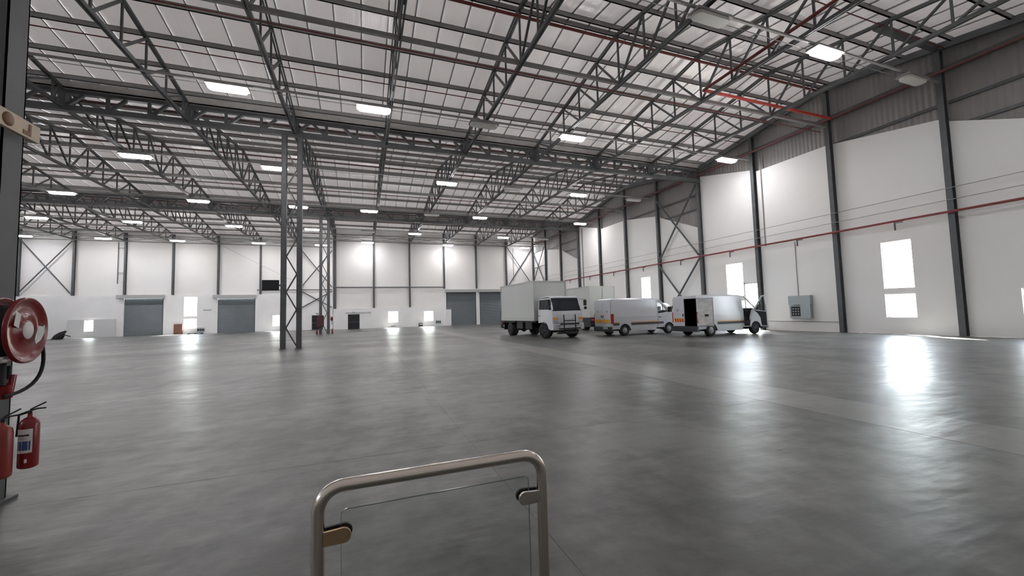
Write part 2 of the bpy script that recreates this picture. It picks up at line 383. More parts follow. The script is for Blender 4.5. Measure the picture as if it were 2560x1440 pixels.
roller(12.0, 16.85, 5.2, YFR+.05, .42); roller(17.4, 22.2, 5.2, YFR+.05, .42)
def double_door(x0, x1, h, y):
    global dn; dn += 1
    d = holder('door_%d' % dn); xm = (x0+x1)/2
    MB().box((x0-.09, y-.06, 0), (x0, y+.1, h+.09)).box((x1, y-.06, 0), (x1+.09, y+.1, h+.09)).box((x0, y-.055, h), (x1, y+.095, h+.09)).build('door_frame', M['paper'], d)
    MB().box((x0-.03, y+.052, .0), (x1+.03, y+.07, h+.03)).build('door_light_stop', M['dark'], d)  # added dark sheet, blocks daylight shining through the gap between the leaves
    for a, b in ((x0+.001, xm-.001), (xm+.001, x1-.001)):
        l = MB().box((a, y, .002), (b, y+.05, h-.01)).build('door_leaf', M['dark'], d)
        MB().tube([(a+.06, y-.06, 1.0), (b-.06, y-.06, 1.0)], .014).box((a+.05, y-.06, .96), (a+.1, y, 1.04)).box((b-.1, y-.06, .96), (b-.05, y, 1.04)).build('push_bar', M['galv'], l)
    MB().box((xm-.2, y-.16, h+.17), (xm+.2, y-.1, h+.36)).build('sign_box', M['boxgrey'], d)
double_door(-2.17, -.62, 2.1, YFR-.26); double_door(-7.36, -5.86, 2.12, YF-.2)
# pale surround boards beside the right-hand double door
MB().box((-2.5, YFR-.36, 2.22), (.95, YFR-.3, 2.4)).build('trim_1', mat('grey_trim', (.5, .5, .49), .6)); struct(bpy.data.objects['trim_1'])
struct(MB().box((.85, YFR-.36, 0), (.95, YFR-.3, 2.22)).build('trim_2', M['white']))

# ------------------------------------------------------------------ ceiling: lining strips and purlins
ce = holder('ceiling')
PITCH_ = 1.14
slopes = []
for g0 in (GIR[0]-SPAN, GIR[0], GIR[1], GIR[2]):
    slopes += [(g0, g0+SPAN/2), (g0+SPAN/2, g0+SPAN)]
strip_me = {}
budget = 0
rest = MB()
for si, (a, b) in enumerate(slopes):
    za, zb = roofz(a+.0001), roofz(b-.0001)
    if abs(b-a) < 1: continue
    x = XW+.25; 
    near = si in (2, 3, 4, 5)
    while x > XLW:
        x0 = max(x-PITCH_, XLW)
        vs = [(0, a, za), (-(x-x0)-.06, a, za+.014), (-(x-x0)-.06, b, zb+.014), (0, b, zb)]
        vs2 = [(p, q, r-.045) for p, q, r in vs]
        F6 = [(0,1,2,3),(0,3,7,4)]
        lim = {2: -16, 3: -24, 4: -33, 5: -43}.get(si, 99)
        if near and x0 > lim and budget < 230:
            budget += 1
            key = (si, round(x-x0, 3))
            if key not in strip_me: strip_me[key] = MB().add(vs+vs2, F6[:1]).add(vs+vs2, F6[1:], 1).mesh('lining_strip', [M['roof'], M['seam']])
            link('lining_strip', strip_me[key], ce, (x, 0, 0))
        else:
            rest.add([(p+x, q, r) for p, q, r in vs+vs2], F6[:1]).add([(p+x, q, r) for p, q, r in vs+vs2], F6[1:], 1)
        x -= PITCH_
ro = rest.build('lining', [M['roof'], M['seam']], ce); ro['kind'] = 'stuff'
NODE = [0, 1.9, 3.8, 5.7, 7.6, 9.5]
pm = {}
for gi, g0 in enumerate(GIR[:3]):
    rid = g0 + SPAN/2
    for s_ in (-1, 1):
        for n in NODE:
            y = rid + s_*(n if n else .22)
            z = chord(y) + .09
            if y > YFR-.1: xa, xb = XLW, XJ
            else: xa, xb = XLW, XW
            me = MB().box((xa, -.035, 0), (xb, .035, .22)).box((xa, -.035, .2), (xb, .05, .225)).box((xa, -.06, 0), (xb, .035, .02)).mesh('purlin', M['purlin'])
            link('purlin', me, ce, (0, y, z))

# ------------------------------------------------------------------ trusses
def truss_parts(y0, ylen, parent, split=True, ymax=None):
    """built in local y 0..SPAN, x=0"""
    L = ylen; rid = SPAN/2; zc = lambda y: HV + SLOPE*min(y, SPAN-y)
    P = [.35] + [rid-n for n in NODE[::-1]] + [rid+n for n in NODE[1:]] + [SPAN-.35]
    P = [p for p in P if p <= L-.2]
    if L < SPAN-.5: P.append(L-.25)
    mt = M['steel']
    bc = MB()
    for s_ in (-.055, .055): bc.beam((s_, .1, HB), (s_, P[-1]+.25, HB), .06, .15)
    bc.build('bottom_chord', mt, parent)
    tc = MB()
    ends = [(.1, zc(.1)), (min(rid, P[-1]), zc(min(rid, P[-1])))] 
    for s_ in (-.055, .055):
        tc.beam((s_, .1, zc(.1)), (s_, rid, zc(rid)), .05, .13)
        if P[-1] > rid: tc.beam((s_, rid, zc(rid)), (s_, P[-1]+.25, zc(P[-1]+.25)), .05, .13)
    tc.build('top_chord', mt, parent)
    wb = MB(); webs = []
    for i, p in enumerate(P): webs.append(('vertical', (0, p, HB), (0, p, zc(p))))
    for a, b in zip(P, P[1:]):
        if b <= rid+.01: webs.append(('diagonal', (0, b, HB), (0, a, zc(a))))
        else: webs.append(('diagonal', (0, a, HB), (0, b, zc(b))))
    for nm, a, b in webs:
        w = .075 if nm == 'vertical' else .09
        if split: MB().beam(a, b, w, w).build(nm, mt, parent)
        else: wb.beam(a, b, w, w)
    if not split: wb.build('web', mt, parent)
spans = [('nearest', GIR[0], -14.2), ('middle', GIR[1], -29.7), ('farthest', GIR[2], -45.2)]
for si, (nm, g0, xmin) in enumerate(spans):
    proto = {}
    order = 0
    for X in reversed(TX):
        if X < xmin: continue
        order += 1
        short = (si == 2 and X > XJ)
        if short not in proto:
            t = thing('roof_truss', '', 'roof truss')
            truss_parts(g0, SPAN if not short else YFR-g0-.1, t, split=si < 2)
            proto[short] = t; o = t
        else: o = copy_tree(proto[short])
        o.location = (X, g0, 0)
        o['label'] = 'dark steel lattice truss in the %s roof span, %s from the right wall' % (nm, ORD[order])
        o['group'] = 'trusses of the %s roof span' % nm

# ------------------------------------------------------------------ valley girders
for gi, gy in enumerate(GIR[:3]):
    nm = ['overhead nearest the camera', 'over the nearer lattice column', 'over the farther lattice column'][gi]
    g_ = thing('valley_girder', 'deep dark lattice girder under the roof valley, %s' % nm, 'girder', (0, gy, 0), 0, 'valley girders crossing the hall')
    x0 = {0: -20, 1: -24, 2: -40}[gi]
    MB().box((x0, -.3, 13.5), (XW, .3, 13.56)).box((x0, -.3, 13.5), (XW, -.26, 13.98)).box((x0, .26, 13.5), (XW, .3, 13.98)).build('valley_gutter', M['gutter'], g_)
    MB().box((x0, -.12, 13.33), (XW, .12, 13.5)).build('top_chord', M['steel'], g_)
    MB().box((x0, -.14, 12.42), (XW, .14, 12.7)).build('bottom_chord', M['steel'], g_)
    pn = 5.15/3; xx = -3.8
    k0 = int((x0+3.8)/pn)
    for k in range(k0, 19):
        x = -3.8 + k*pn
        if x > XW-.5: break
        th = .26 if k % 3 == 0 else .13
        MB().beam((x, 0, 12.7), (x, 0, 13.33), th, th, (0, 1, 0)).build('post', M['steel'], g_)
        if k > 0 and x < 17: a, b = (x-.1, 0, 12.7), (x-.75, 0, 13.33)
        elif k <= 0 or x >= 17: a, b = (x+.1, 0, 12.7), (x+.75, 0, 13.33)
        MB().beam(a, b, .14, .14, (0, 1, 0)).build('diagonal', M['steel'], g_)

# ------------------------------------------------------------------ lattice columns
def lattice(X, Y, label, top=12.45, w=1.08, lw=.27):
    t = thing('lattice_column', label, 'column', (X, Y, 0), 0, 'lattice columns of the hall')
    for s_ in (-1, 1):
        x = s_*(w/2-lw/2*0) ; a = x - lw/2*1 if s_ > 0 else x; 
        xa, xb = (w/2-lw, w/2) if s_ > 0 else (-w/2, -w/2+lw)
        MB().box((xa, -.13, 0), (xb, -.115, top)).box((xa, .115, 0), (xb, .13, top)).box(((xa+xb)/2-.006, -.115, 0), ((xa+xb)/2+.006, .115, top)).box((xa, -.13, 0), (xa+.012, .13, top)).box((xb-.012, -.13, 0), (xb, .13, top)).build('leg', M['steel'], t)
        MB().box((xa-.05, -.2, .001), (xb+.05, .2, .03)).build('base_plate', M['steel'], t)
    z = .15; side = 1
    while z < top-1.1:
        a = (side*(w/2-lw), 0, z); b = (-side*(w/2-lw), 0, z+1.03)
        MB().beam(a, b, .07, .07, (0, 1, 0)).build('brace', M['steel'], t); z += 1.03; side = -side
    return t
lattice(-3.92, GIR[1], 'grey lattice steel column standing nearest mid-hall with a black panel on it')
lattice(-3.92, GIR[2], 'farther grey lattice column with red hose cabinets at its foot', w=1.02)
lattice(-3.90+.06, GIR[0]+.06, 'dark steel column at left edge carrying hose reel and extinguishers', top=12.45)

# ------------------------------------------------------------------ wall columns
def hcol(x, y, z0, z1, par=None, axis='x', d=.30, w=.2):
    """H section; web along axis"""
    mb = MB()
    if axis == 'x':
        mb.box((-d/2, -w/2, z0), (-d/2+.02, w/2, z1)).box((d/2-.02, -w/2, z0), (d/2, w/2, z1)).box((-d/2+.02, -.01, z0), (d/2-.02, .01, z1))
    else:
        mb.box((-w/2, -d/2, z0), (w/2, -d/2+.02, z1)).box((-w/2, d/2-.02, z0), (w/2, d/2, z1)).box((-.01, -d/2+.02, z0), (.01, d/2-.02, z1))
    return mb.build('wall_column', M['steel'], None, (x, y, 0))
cnt = 0
for k in range(10, -3, -1):
    y = YR(k); cnt += 1
    if k == 10: y = YFR-.32
    c = hcol(XW-.17, y, 0, chord(y)-.16, d=.3, w=.24)
    tag(c, 'grey steel column on the right wall, %s' % ('in the far corner' if k == 10 else '%s out from the far corner' % ORD[cnt-1]), 'column', 'steel columns along the right wall')
cnt = 0
for X in lx[2:-1]:
    cnt += 1
    c = hcol(X, YF-.16, 5.38, chord(YF)+.25, axis='y', d=.3, w=.22)
    tag(c, 'grey steel column on the far wall left part, %s from its left end' % ORD[cnt], 'column', 'steel columns on the far wall')
c = hcol(XJ+.25, YFR-.2, 2.96, chord(YFR)+.2, axis='y', d=.38, w=.34); tag(c, 'thick dark steel column on far wall beside the farther lattice column', 'column', 'steel columns on the far wall')
cnt = 0
for X, z0 in ((1.35, 2.96), (6.5, 2.96), (11.75, 5.75), (16.95, 5.75), (22.1, 5.75)):
    cnt += 1
    c = hcol(X, YFR-.16, z0, chord(YFR)+.2, axis='y', d=.3, w=.24)
    tag(c, 'grey steel column on the far wall right part, %s right of the thick one' % ORD[cnt], 'column', 'steel columns on the far wall')

STZ = 14.3
# gable rafter along the right wall, girts, eave beams
t = thing('gable_rafter', 'dark steel rafter following the zigzag roof edge on the right wall', 'beam')
for g0 in GIR[:3]:
    r_ = g0+SPAN/2; e = min(g0+SPAN, YFR-.05)
    for a, b in ((g0, r_), (r_, e)):
        MB().beam((XW-.2, a, chord(a+1e-4)+.02), (XW-.2, b, chord(b-1e-4)+.02), .22, .34).build('rafter_length', M['steel'], t)
tag(MB().box((21.95, YR(0)-.12, STZ-.14), (XW-.35, YR(0)+.12, STZ+.14)).build('wall_strut', M['steel']), 'heavy dark strut from the last truss to the right wall, top right', 'beam')
for j, z in enumerate((10.2, 11.45)):
    cnt = 0
    for k in (-1, 3, 7):
        for q in range(4):
            a, b = prof[q]
            if z < min(a, b)+.1: continue
            cnt += 1
            yy1 = min(YR(k+q+1), YFR)
            if yy1 - YR(k+q) < 1: continue
            g_ = MB().box((XW+.12, YR(k+q)+.1, z), (XW+.22, yy1-.1, z+.16)).build('girt', M['steel'], wr)
g2 = MB().box((XW-.03, YR(-2), 13.15), (XW+.2, YFR-.1, 13.33)); g2.build('girt', M['steel'], wr)
for nm, y, z, xa, xb in (('eave', YFR-.2, 6.0, XJ, 11.75),):
    tag(MB().box((xa, y-.1, z-.06), (xb, y+.05, z+.06)).build('wall_rail', M['steel']), 'thin grey steel rail across the far wall between its columns', 'rail')
tag(MB().box((-14.5, YF-.3, 5.93), (XJ, YF-.16, 6.05)).build('wall_rail', M['steel']), 'thin grey rail on the far wall behind the lattice columns', 'rail')
# wind girders in front of the far wall: two rails with flat crosses
def wind(x0, x1, n, y, z0, z1, label):
    t = thing('wind_girder', label, 'girder', (0, y, 0)); w = (x1-x0)/n
    MB().box((x0, -.05, z0-.05), (x1, .05, z0+.05)).build('rail', M['purlin'], t); MB().box((x0, -.05, z1-.05), (x1, .05, z1+.05)).build('rail', M['purlin'], t)
    for i in range(n):
        a, b = x0+i*w, x0+(i+1)*w
        MB().beam((a, 0, z0), (b, 0, z1), .04, .05, (0,1,0)).build('brace', M['purlin'], t)
        MB().beam((a, 0, z1), (b, 0, z0), .04, .05, (0,1,0)).build('brace', M['purlin'], t)
wind(XJ+.4, 22.1, 5, YFR-.45, 12.66, 13.62, 'braced rail pair below the roof on the right part of far wall')
wind(-45.1, XJ, 8, YF-.45, 12.5, 13.3, 'braced rail pair below the roof on the left part of far wall')
def cross(pts, label, r=.07):
    t = thing('cross_brace', label, 'brace', (0,0,0), 0, 'crossed wall braces')
    for a, b in pts: MB().tube([a, b], r, 8).build('brace_bar', M['steel'], t)
cross([((-39.7, YF-.35, 5.7), (-34.85, YF-.35, 12.4)), ((-39.7, YF-.4, 12.4), (-34.85, YF-.4, 5.7))], 'crossed steel brace high on the far wall at its left end')
cross([((-9.1, YF-.35, 6.0), (-4.3, YF-.35, 12.4)), ((-9.1, YF-.4, 12.4), (-4.3, YF-.4, 6.0)), ((-9.1, YF-.35, 3.1), (-4.3, YF-.35, 5.95)), ((-9.1, YF-.4, 5.95), (-4.3, YF-.4, 3.1))], 'double crossed brace on the far wall behind the lattice columns')
cross([((22.2, YFR-.3, 6.0), (26.8, YFR-.3, 12.6)), ((22.2, YFR-.36, 12.6), (26.8, YFR-.36, 6.0))], 'crossed steel brace on the far wall next to the right corner')
ya, yb = YR(9)+.1, YFR-.3
cross([((XW-.3, ya, 6.1), (XW-.3, yb, 12.0)), ((XW-.36, ya, 12.0), (XW-.36, yb, 6.1)), ((XW-.3, ya, 9.1), (XW-.3, yb, 9.0))], 'crossed brace with middle bar in last bay of the right wall')
ya, yb = YR(3)+.1, YR(4)-.1
cross([((XW-.33, ya, 12.3), (XW-.33, yb, 6.2)), ((XW-.4, ya, 6.2), (XW-.4, yb, 12.3)), ((XW-.33, ya, 5.9), (XW-.33, yb, .15)), ((XW-.4, ya, .15), (XW-.4, yb, 5.9))], 'two stacked crossed braces on the right wall behind the open-door van', .08)

# ------------------------------------------------------------------ pipes, trays, cables
def pipe(name, pts, r, m_, label, cat, n=8): return tag(MB().tube(pts, r, n).build(name, m_), label, cat)
t = thing('fire_pipe', 'long red fire pipe running along the right wall at mid height', 'pipe')
MB().tube([(XW-.42, 4, 6.03), (XW-.42, YFR-.4, 6.03)], .062, 10).build('pipe_run', M['red'], t)
for k in range(-1, 10):
    y = YR(k)+B*.42
    MB().beam((XW-.42, y, 5.97), (XW-.42, y, 5.55), .06, .06).beam((XW-.42, y-.35, 5.93), (XW-.42, y, 5.93), .05, .05).build('drop_nozzle', M['steel'], t)
pipe('wall_cable', [(XW-.35, 3, 6.62), (XW-.35, YFR-.3, 6.62)], .018, M['galv'], 'lower of two thin cables strung along the right wall', 'cable', 6)
pipe('wall_cable', [(XW-.35, 3, 7.2), (XW-.35, YFR-.3, 7.2)], .018, M['galv'], 'upper of two thin cables strung along the right wall', 'cable', 6)
pipe('wall_pipe', [(XW-.4, 4, 12.98), (XW-.4, YFR-.3, 12.98)], .07, mat('dull_red_pipe', (.17, .06, .055), .5), 'dull red pipe high up along the dark right wall sheeting', 'pipe')
rid0 = GIR[0]+SPAN/2
for gi, gy in enumerate(GIR[:3]): pipe('valley_pipe', [(XLW+1, gy+1.1, 13.52), (XW-.3, gy+1.1, 13.52)], .085, M['browned'], 'brown-red pipe behind the valley girder %s' % ['nearest the camera', 'over the nearer lattice column', 'over the farther lattice column'][gi], 'pipe')
for gi, g0 in enumerate(GIR[:3]):
    rid = g0+SPAN/2; nm = ['nearest', 'middle', 'farthest'][gi]
    rm = M['red'] if gi == 0 else M['browned']
    pipe('sprinkler_main', [(XLW+1, rid-.05, 14.78), (XW-.3, rid-.05, 14.78)], .07, rm, 'thicker red pipe under the ridge of the %s roof span' % nm, 'pipe')
    tb = MB().box((XLW+1, rid-.07, HB-.02), (XW-.3, rid+.07, HB+.14)).build('tie_beam', M['purlin']); tag(tb, 'straight steel tie at truss foot level in the %s roof span' % nm, 'beam')
    pipe('sprinkler_pipe', [(XLW+1, rid+.35, HB-.16), (XW-.3, rid+.35, HB-.16)], .028, rm, 'thin red sprinkler pipe beside the tie of the %s roof span' % nm, 'pipe', 6)
    for d_, ws in ((5.72, 'far'), (-5.72, 'near')):
        y = rid+d_
        if y > 61: continue
        pipe('sprinkler_pipe', [(XLW+1, y+.3, chord(y)-.08), (XW-.3, y+.3, chord(y)-.08)], .026, rm, 'thin red sprinkler pipe under the %s slope of the %s roof span' % (ws, nm), 'pipe', 6)
t = thing('fire_main', 'bright red pipe crossing near trusses then turning to the right wall', 'pipe')
MB().tube([(16.4, 5.75, 12.95), (16.55, 15.2, 12.95)], .075, 10).build('pipe_run', M['red'], t)
MB().tube([(16.55, 15.2, 12.95), (21, 15.25, 12.98), (XW-.4, 15.3, 13.0)], .085, 10).build('pipe_branch', M['redbright'], t)
LY = [10.4, 20.75, 31.15, 41.6, 51.9, 59.5]
names_row = ['nearest', 'second', 'third', 'fourth', 'fifth', 'sixth']
for i, y in enumerate(LY):
    t = thing('cable_tray', 'galvanised lighting tray of the %s light row' % names_row[i], 'cable tray')
    MB().box((XLW+1, y-.045, 12.42), (XW-.5, y+.045, 12.5)).build('tray_channel', M['galv'], t)
    MB().tube([(XLW+1, y+.3, 12.42), (XW-.5, y+.3, 12.42)], .015, 6).build('conduit', M['galv'], t)
t = thing('cable_tray', 'galvanised lighting tray of the left rearmost light row', 'cable tray')
MB().box((XLW+1, 62.84, 12.42), (XJ-.2, 62.96, 12.5)).build('tray_channel', M['galv'], t)

# ------------------------------------------------------------------ high bay lights
def fixture(lit):
    t = thing('high_bay_light', '', 'ceiling light')
    hs = MB(); hs.prism([(-.82, -.28), (.82, -.28), (.82, .28), (-.82, .28)], lambda x, y: (x*.96, y*.9, .12), lambda x, y: (x, y, .0)); hs.build('housing', M['galv'], t)
    pts = []
    for cx_, a0 in ((.62, -90), (-.62, 90)):
        for k in range(7): a = R(a0+k*30); pts.append((cx_+.15*math.cos(a), .24*math.sin(a)))
    MB().prism(pts, lambda x, y: (x, y, 0), lambda x, y: (x*.985, y*.96, -.11)).build('lens', M['lens'] if lit else M['lensoff'], t)
    for s_ in (-.5, .5): MB().tube([(s_, 0, .12), (s_, 0, .2)], .012, 6).build('hanger', M['galv'], t)
    return t
pr_ = {True: None, False: None}
LI = [(0, 10.4, [(18.15, 1), (24.4, 0), (11.85, 0)]), (1, 20.75, [(-5.75, 1), (.5, 1), (6.3, 0), (11.9, 1), (24.4, 1)]),
      (2, 31.15, [(-13.45, 1), (-5.8, 1), (6.25, 1), (11.9, 0), (18.25, 1), (24.3, 0)]),
      (3, 41.6, [(-22.5, 1), (-13.55, 1), (-5.77, 1), (.5, 1), (6.7, 0), (11.94, 1), (24.46, 1)]),
      (4, 51.9, [(-29.87, 1), (-22.5, 1), (-13.57, 1), (-5.74, 1), (.49, 0), (6.17, 1), (18.2, 1), (24.4, 0)]),
      (5, 59.5, [(.5, 1), (11.95, 1), (24.5, 1)]), (6, 62.9, [(-37.3, 1), (-30.05, 1), (-22.6, 1), (-13.54, 1), (-5.77, 1)])]
for ri, y, L in LI:
    L = sorted(L); nL = sum(l for _, l in L); c1 = c0 = 0
    for x, lit in L:
        lit = bool(lit)
        if pr_[lit] is None: pr_[lit] = fixture(lit); o = pr_[lit]
        else: o = copy_tree(pr_[lit])
        o.location = (x, y, 12.3-.08)
        rn = names_row[ri]+' row from camera' if ri < 6 else 'rearmost left row'
        if lit: c1 += 1; k = c1; a = 'glowing'
        else: c0 += 1; k = c0; a = 'unlit'
        o['label'] = '%s ceiling light in the %s, %s %s one from left' % (a, rn, ORD[k], a); o['group'] = 'hanging lights of the hall'

# ------------------------------------------------------------------ clutter on walls
t = thing('electrical_cabinet', 'open grey electrical cabinet on the right wall beside the rightmost van', 'cabinet', (XW-.01, 18.0, 0))
MB().box((-.28, -.68, 1.72), (0, .72, 2.32)).build('top_box', M['boxgrey'], t)
MB().box((-.2, -.66, .85), (-.02, .72, 1.7)).build('cabinet_body', M['boxgrey'], t)
MB().box((-.215, -.02, .98), (-.2, .6, 1.6)).build('switch_panel', M['dark'], t)
for a in range(3):
    for b_ in range(3): MB().box((-.235, .08+a*.17, 1.08+b_*.17), (-.215, .17+a*.17, 1.15+b_*.17)).build('breaker', M['galv'], t)
MB().box((-.34, -.7, .83), (-.3, -.08, 1.74)).build('cabinet_door', M['boxgrey'], t)
pipe('conduit', [(XW-.03, 18.2, 2.32), (XW-.03, 18.2, 5.95)], .02, M['galv'], 'thin conduit rising from the electrical cabinet on right wall', 'conduit', 6)
pipe('conduit', [(XW-.03, 15.9, .62), (XW-.03, 20.5, .62)], .02, M['galv'], 'low horizontal conduit under the electrical cabinet', 'conduit', 6)
t = thing('wall_monitor', 'flat black panel fixed beside the nearer lattice column', 'panel', (-4.95, GIR[1]-.1, 3.62))
MB().box((-.42, -.04, -.3), (.42, .04, .3)).build('panel_face', M['dark'], t); MB().box((.4, -.03, -.05), (.5, .03, .05)).build('bracket', M['steel'], t)
# second lattice column: hose cabinets
t = thing('hose_cabinet', 'dull red hose cabinet on left leg of the farther lattice column', 'cabinet', (-4.3, GIR[2]-.28, 0))
MB().box((-.36, -.14, .75), (.34, .14, 1.95)).build('cabinet_body', mat('dull_red', (.06, .022, .026), .5), t); MB().box((-.32, -.16, .8), (.3, -.14, 1.9)).build('cabinet_door', mat('dull_red_door', (.075, .025, .03), .5), t)
t = thing('fire_extinguisher', 'small red extinguisher by the farther lattice column, left leg', 'extinguisher', (-4.62, GIR[2]-.25, .001))
MB().lathe((0,0,0), (0,0,1), [(0,0),(0,.08),(.4,.08),(.46,.04),(.5,.02),(.5,0)], 12).build('cylinder', M['reel'], t); MB().box((-.05,-.02,.5), (.1,.02,.55)).build('handle', M['dark'], t)
t = thing('hose_reel', 'red hose reel on right side of the farther lattice column', 'hose reel', (-3.3, GIR[2]-.05, 1.6))
MB().lathe((0,0,0), (1,0,0), [(0,0),(0,.27),(.03,.28),(.05,.2),(.15,.2),(.17,.28),(.2,.27),(.2,0)], 20).build('drum', M['reel'], t); MB().tube([(.1,-.26,0), (.12,-.3,-.4), (.05,-.1,-.6)], .02).build('hose', M['rubber'], t); MB().box((-.13,-.04,-.04), (.02,.1,.04)).build('axle_bracket', M['steel'], t)
t = thing('fire_extinguisher', 'small red extinguisher by the farther lattice column, right leg', 'extinguisher', (-3.17, GIR[2]-.05, .001))
MB().lathe((0,0,0), (0,0,1), [(0,0),(0,.08),(.4,.08),(.46,.04),(.5,.02),(.5,0)], 12).build('cylinder', M['reel'], t); MB().box((-.05,-.02,.5), (.1,.02,.55)).build('handle', M['dark'], t)
def louvre(x, y, z, w, h, label):
    t = thing('louvre_vent', label, 'vent', (x, y, z)); MB().box((0, -.05, 0), (w, 0, h)).build('frame', M['boxgrey'], t)
    n = 3
    for i in range(n): MB().lathe((w*(i+.5)/n, -.05, h/2), (0,-1,0), [(0, .02), (.02, w/n*.42), (.04, w/n*.42), (.04, 0)], 12).build('fan_ring', M['dark'], t)
louvre(-21.55, YF-.23, .26, .85, .55, 'row of dark round vents low on wall between the left roller doors')
louvre(10.3, YFR-.31, .36, .8, .52, 'row of dark round vents low on wall left of right roller doors')
tag(MB().box((-24.1, YF-.42, .001), (-23.15, YF-.3, 1.4)).build('board', M['brown']), 'upright brown board leaning by the tall far window', 'board')
t = thing('floor_pallet', 'low black pallet on the floor below the round vents', 'pallet', (-21.6, YF-.9, 0))
for i in range(4): MB().box((-.8, i*.14, .09), (.8, i*.14+.1, .12)).build('slat', M['dark'], t)
for i in range(3): MB().box((-.8+i*.74, 0, .001), (-.68+i*.74, .52, .09)).build('runner', M['dark'], t)
t = thing('speaker_box', 'small black box on the floor under the right far window', 'box', (8.0, YFR-.6, 0)); MB().box((-.28, -.2, .001), (.28, .2, .55)).build('case', M['dark'], t); MB().box((-.2, -.22, .3), (.2, -.2, .45)).build('front_plate', M['boxgrey'], t)
tag(MB().box((3.7, YFR-.42, .2), (4.35, YFR-.31, .27)).build('low_shelf', M['steel']), 'short dark ledge below the left window of far right wall', 'ledge')
# notice strip by the tall far window
tag(MB().box((-20.9, YF-.25, 3.15), (-19.95, YF-.225, 3.3)).build('notice_strip', M['boxgrey']), 'narrow grey notice strip right of the tall far window', 'sign')
# drain pipe with brackets high on far wall
t = thing('down_pipe', 'thin pipe with stand-off brackets high on far wall between columns', 'pipe')
MB().tube([(-30.3, YF-.2, 6.9), (-30.3, YF-.2, 12.4)], .05).build('pipe_run', M['steel'], t)
for z in (8.3, 11.6): MB().box((-30.3, YF-.24, z), (-29.7, YF-.16, z+.05)).build('bracket', M['steel'], t)
pipe('down_pipe', [(23.4, YFR-.1, 7), (23.4, YFR-.1, 12.4)], .04, M['galv'], 'pale thin pipe on the far wall next to the right corner', 'pipe')
pipe('down_pipe', [(XW-.045, 45.6, .3), (XW-.045, 45.6, 12.6)], .05, M['steel'], 'dark pipe down the right wall between far columns', 'pipe')
pipe('down_pipe', [(XW-.035, YR(2)-.5, 6), (XW-.035, YR(2)-.5, 12.6)], .04, M['galv'], 'pale pipe on right wall beside column near the open-door van', 'pipe')
# crouched dark bundle at far left
t = thing('dark_bundle', 'heap of dark cloth on the floor by the far left wall', 'bundle', (-34.3, 63.4, 0))
vs = []; fs = []; n = 14
for i in range(7):
    for k in range(n):
        a = 2*math.pi*k/n; rr = (1-(i/6)**2)**.5*.5*(1+.18*math.sin(3*a+i)); vs.append((rr*math.cos(a)+.12*i, rr*.7*math.sin(a), .95*(i/6)*(1+.05*math.cos(2*a))))
for i in range(6):
    for k in range(n): fs.append((i*n+k, i*n+(k+1)%n, (i+1)*n+(k+1)%n, (i+1)*n+k))
MB().add(vs, fs, 0, True).build('cloth_heap', M['cloth'], t); MB().tube([(.5, 0, .75), (.9, 0, .95)], .12).tube([(.7, 0, .55), (1.3, 0, .3)], .05).build('cloth_flap', M['cloth'], t)

# ------------------------------------------------------------------ vehicles
def wheel(parent, x, y, r, w, rim, out, steer=0, name='wheel', dish=0.0, rr=.62):
    """y = centre, out = +1/-1 outward side"""
    t = MB(); c = (0, -w/2, 0)
    t.lathe(c, (0,1,0), [(0, r*rr), (0, r*.93), (.03, r), (w-.03, r), (w, r*.93), (w, r*rr)], 28)
    o = t.build(name, M['rubber'], parent, (x, y, r)); o.rotation_euler = (0, 0, steer)
    h = MB(); e = out*w/2
    h.lathe((0, e-out*.03, 0), (0, out, 0), [(0, r*rr), (.012, r*rr*.93), (-.03, r*rr*.7), (-.01-dish, r*.3), (.03-dish*.5, r*.24), (.04-dish*.5, 0)], 24)
    for k in range(9):
        a = 2*math.pi*k/9; h.beam((math.cos(a)*r*.26, e+out*.0, math.sin(a)*r*.26), (math.cos(a)*r*rr*.95, e-out*.02, math.sin(a)*r*rr*.95), .05, .03, (0,1,0))
    h.build('rim', rim, o); return o
def arch(cx_, r, z0, n=9, rev=False):
    """points of a wheel arch, rear to front, starting and ending at z0"""
    a0 = math.asin(min(1, max(-1, (z0-.35)/r))); pts = [(cx_ - r*math.cos(a0+(math.pi-2*a0)*i/(n-1)), .35 + r*math.sin(a0+(math.pi-2*a0)*i/(n-1))) for i in range(n)]
    return pts
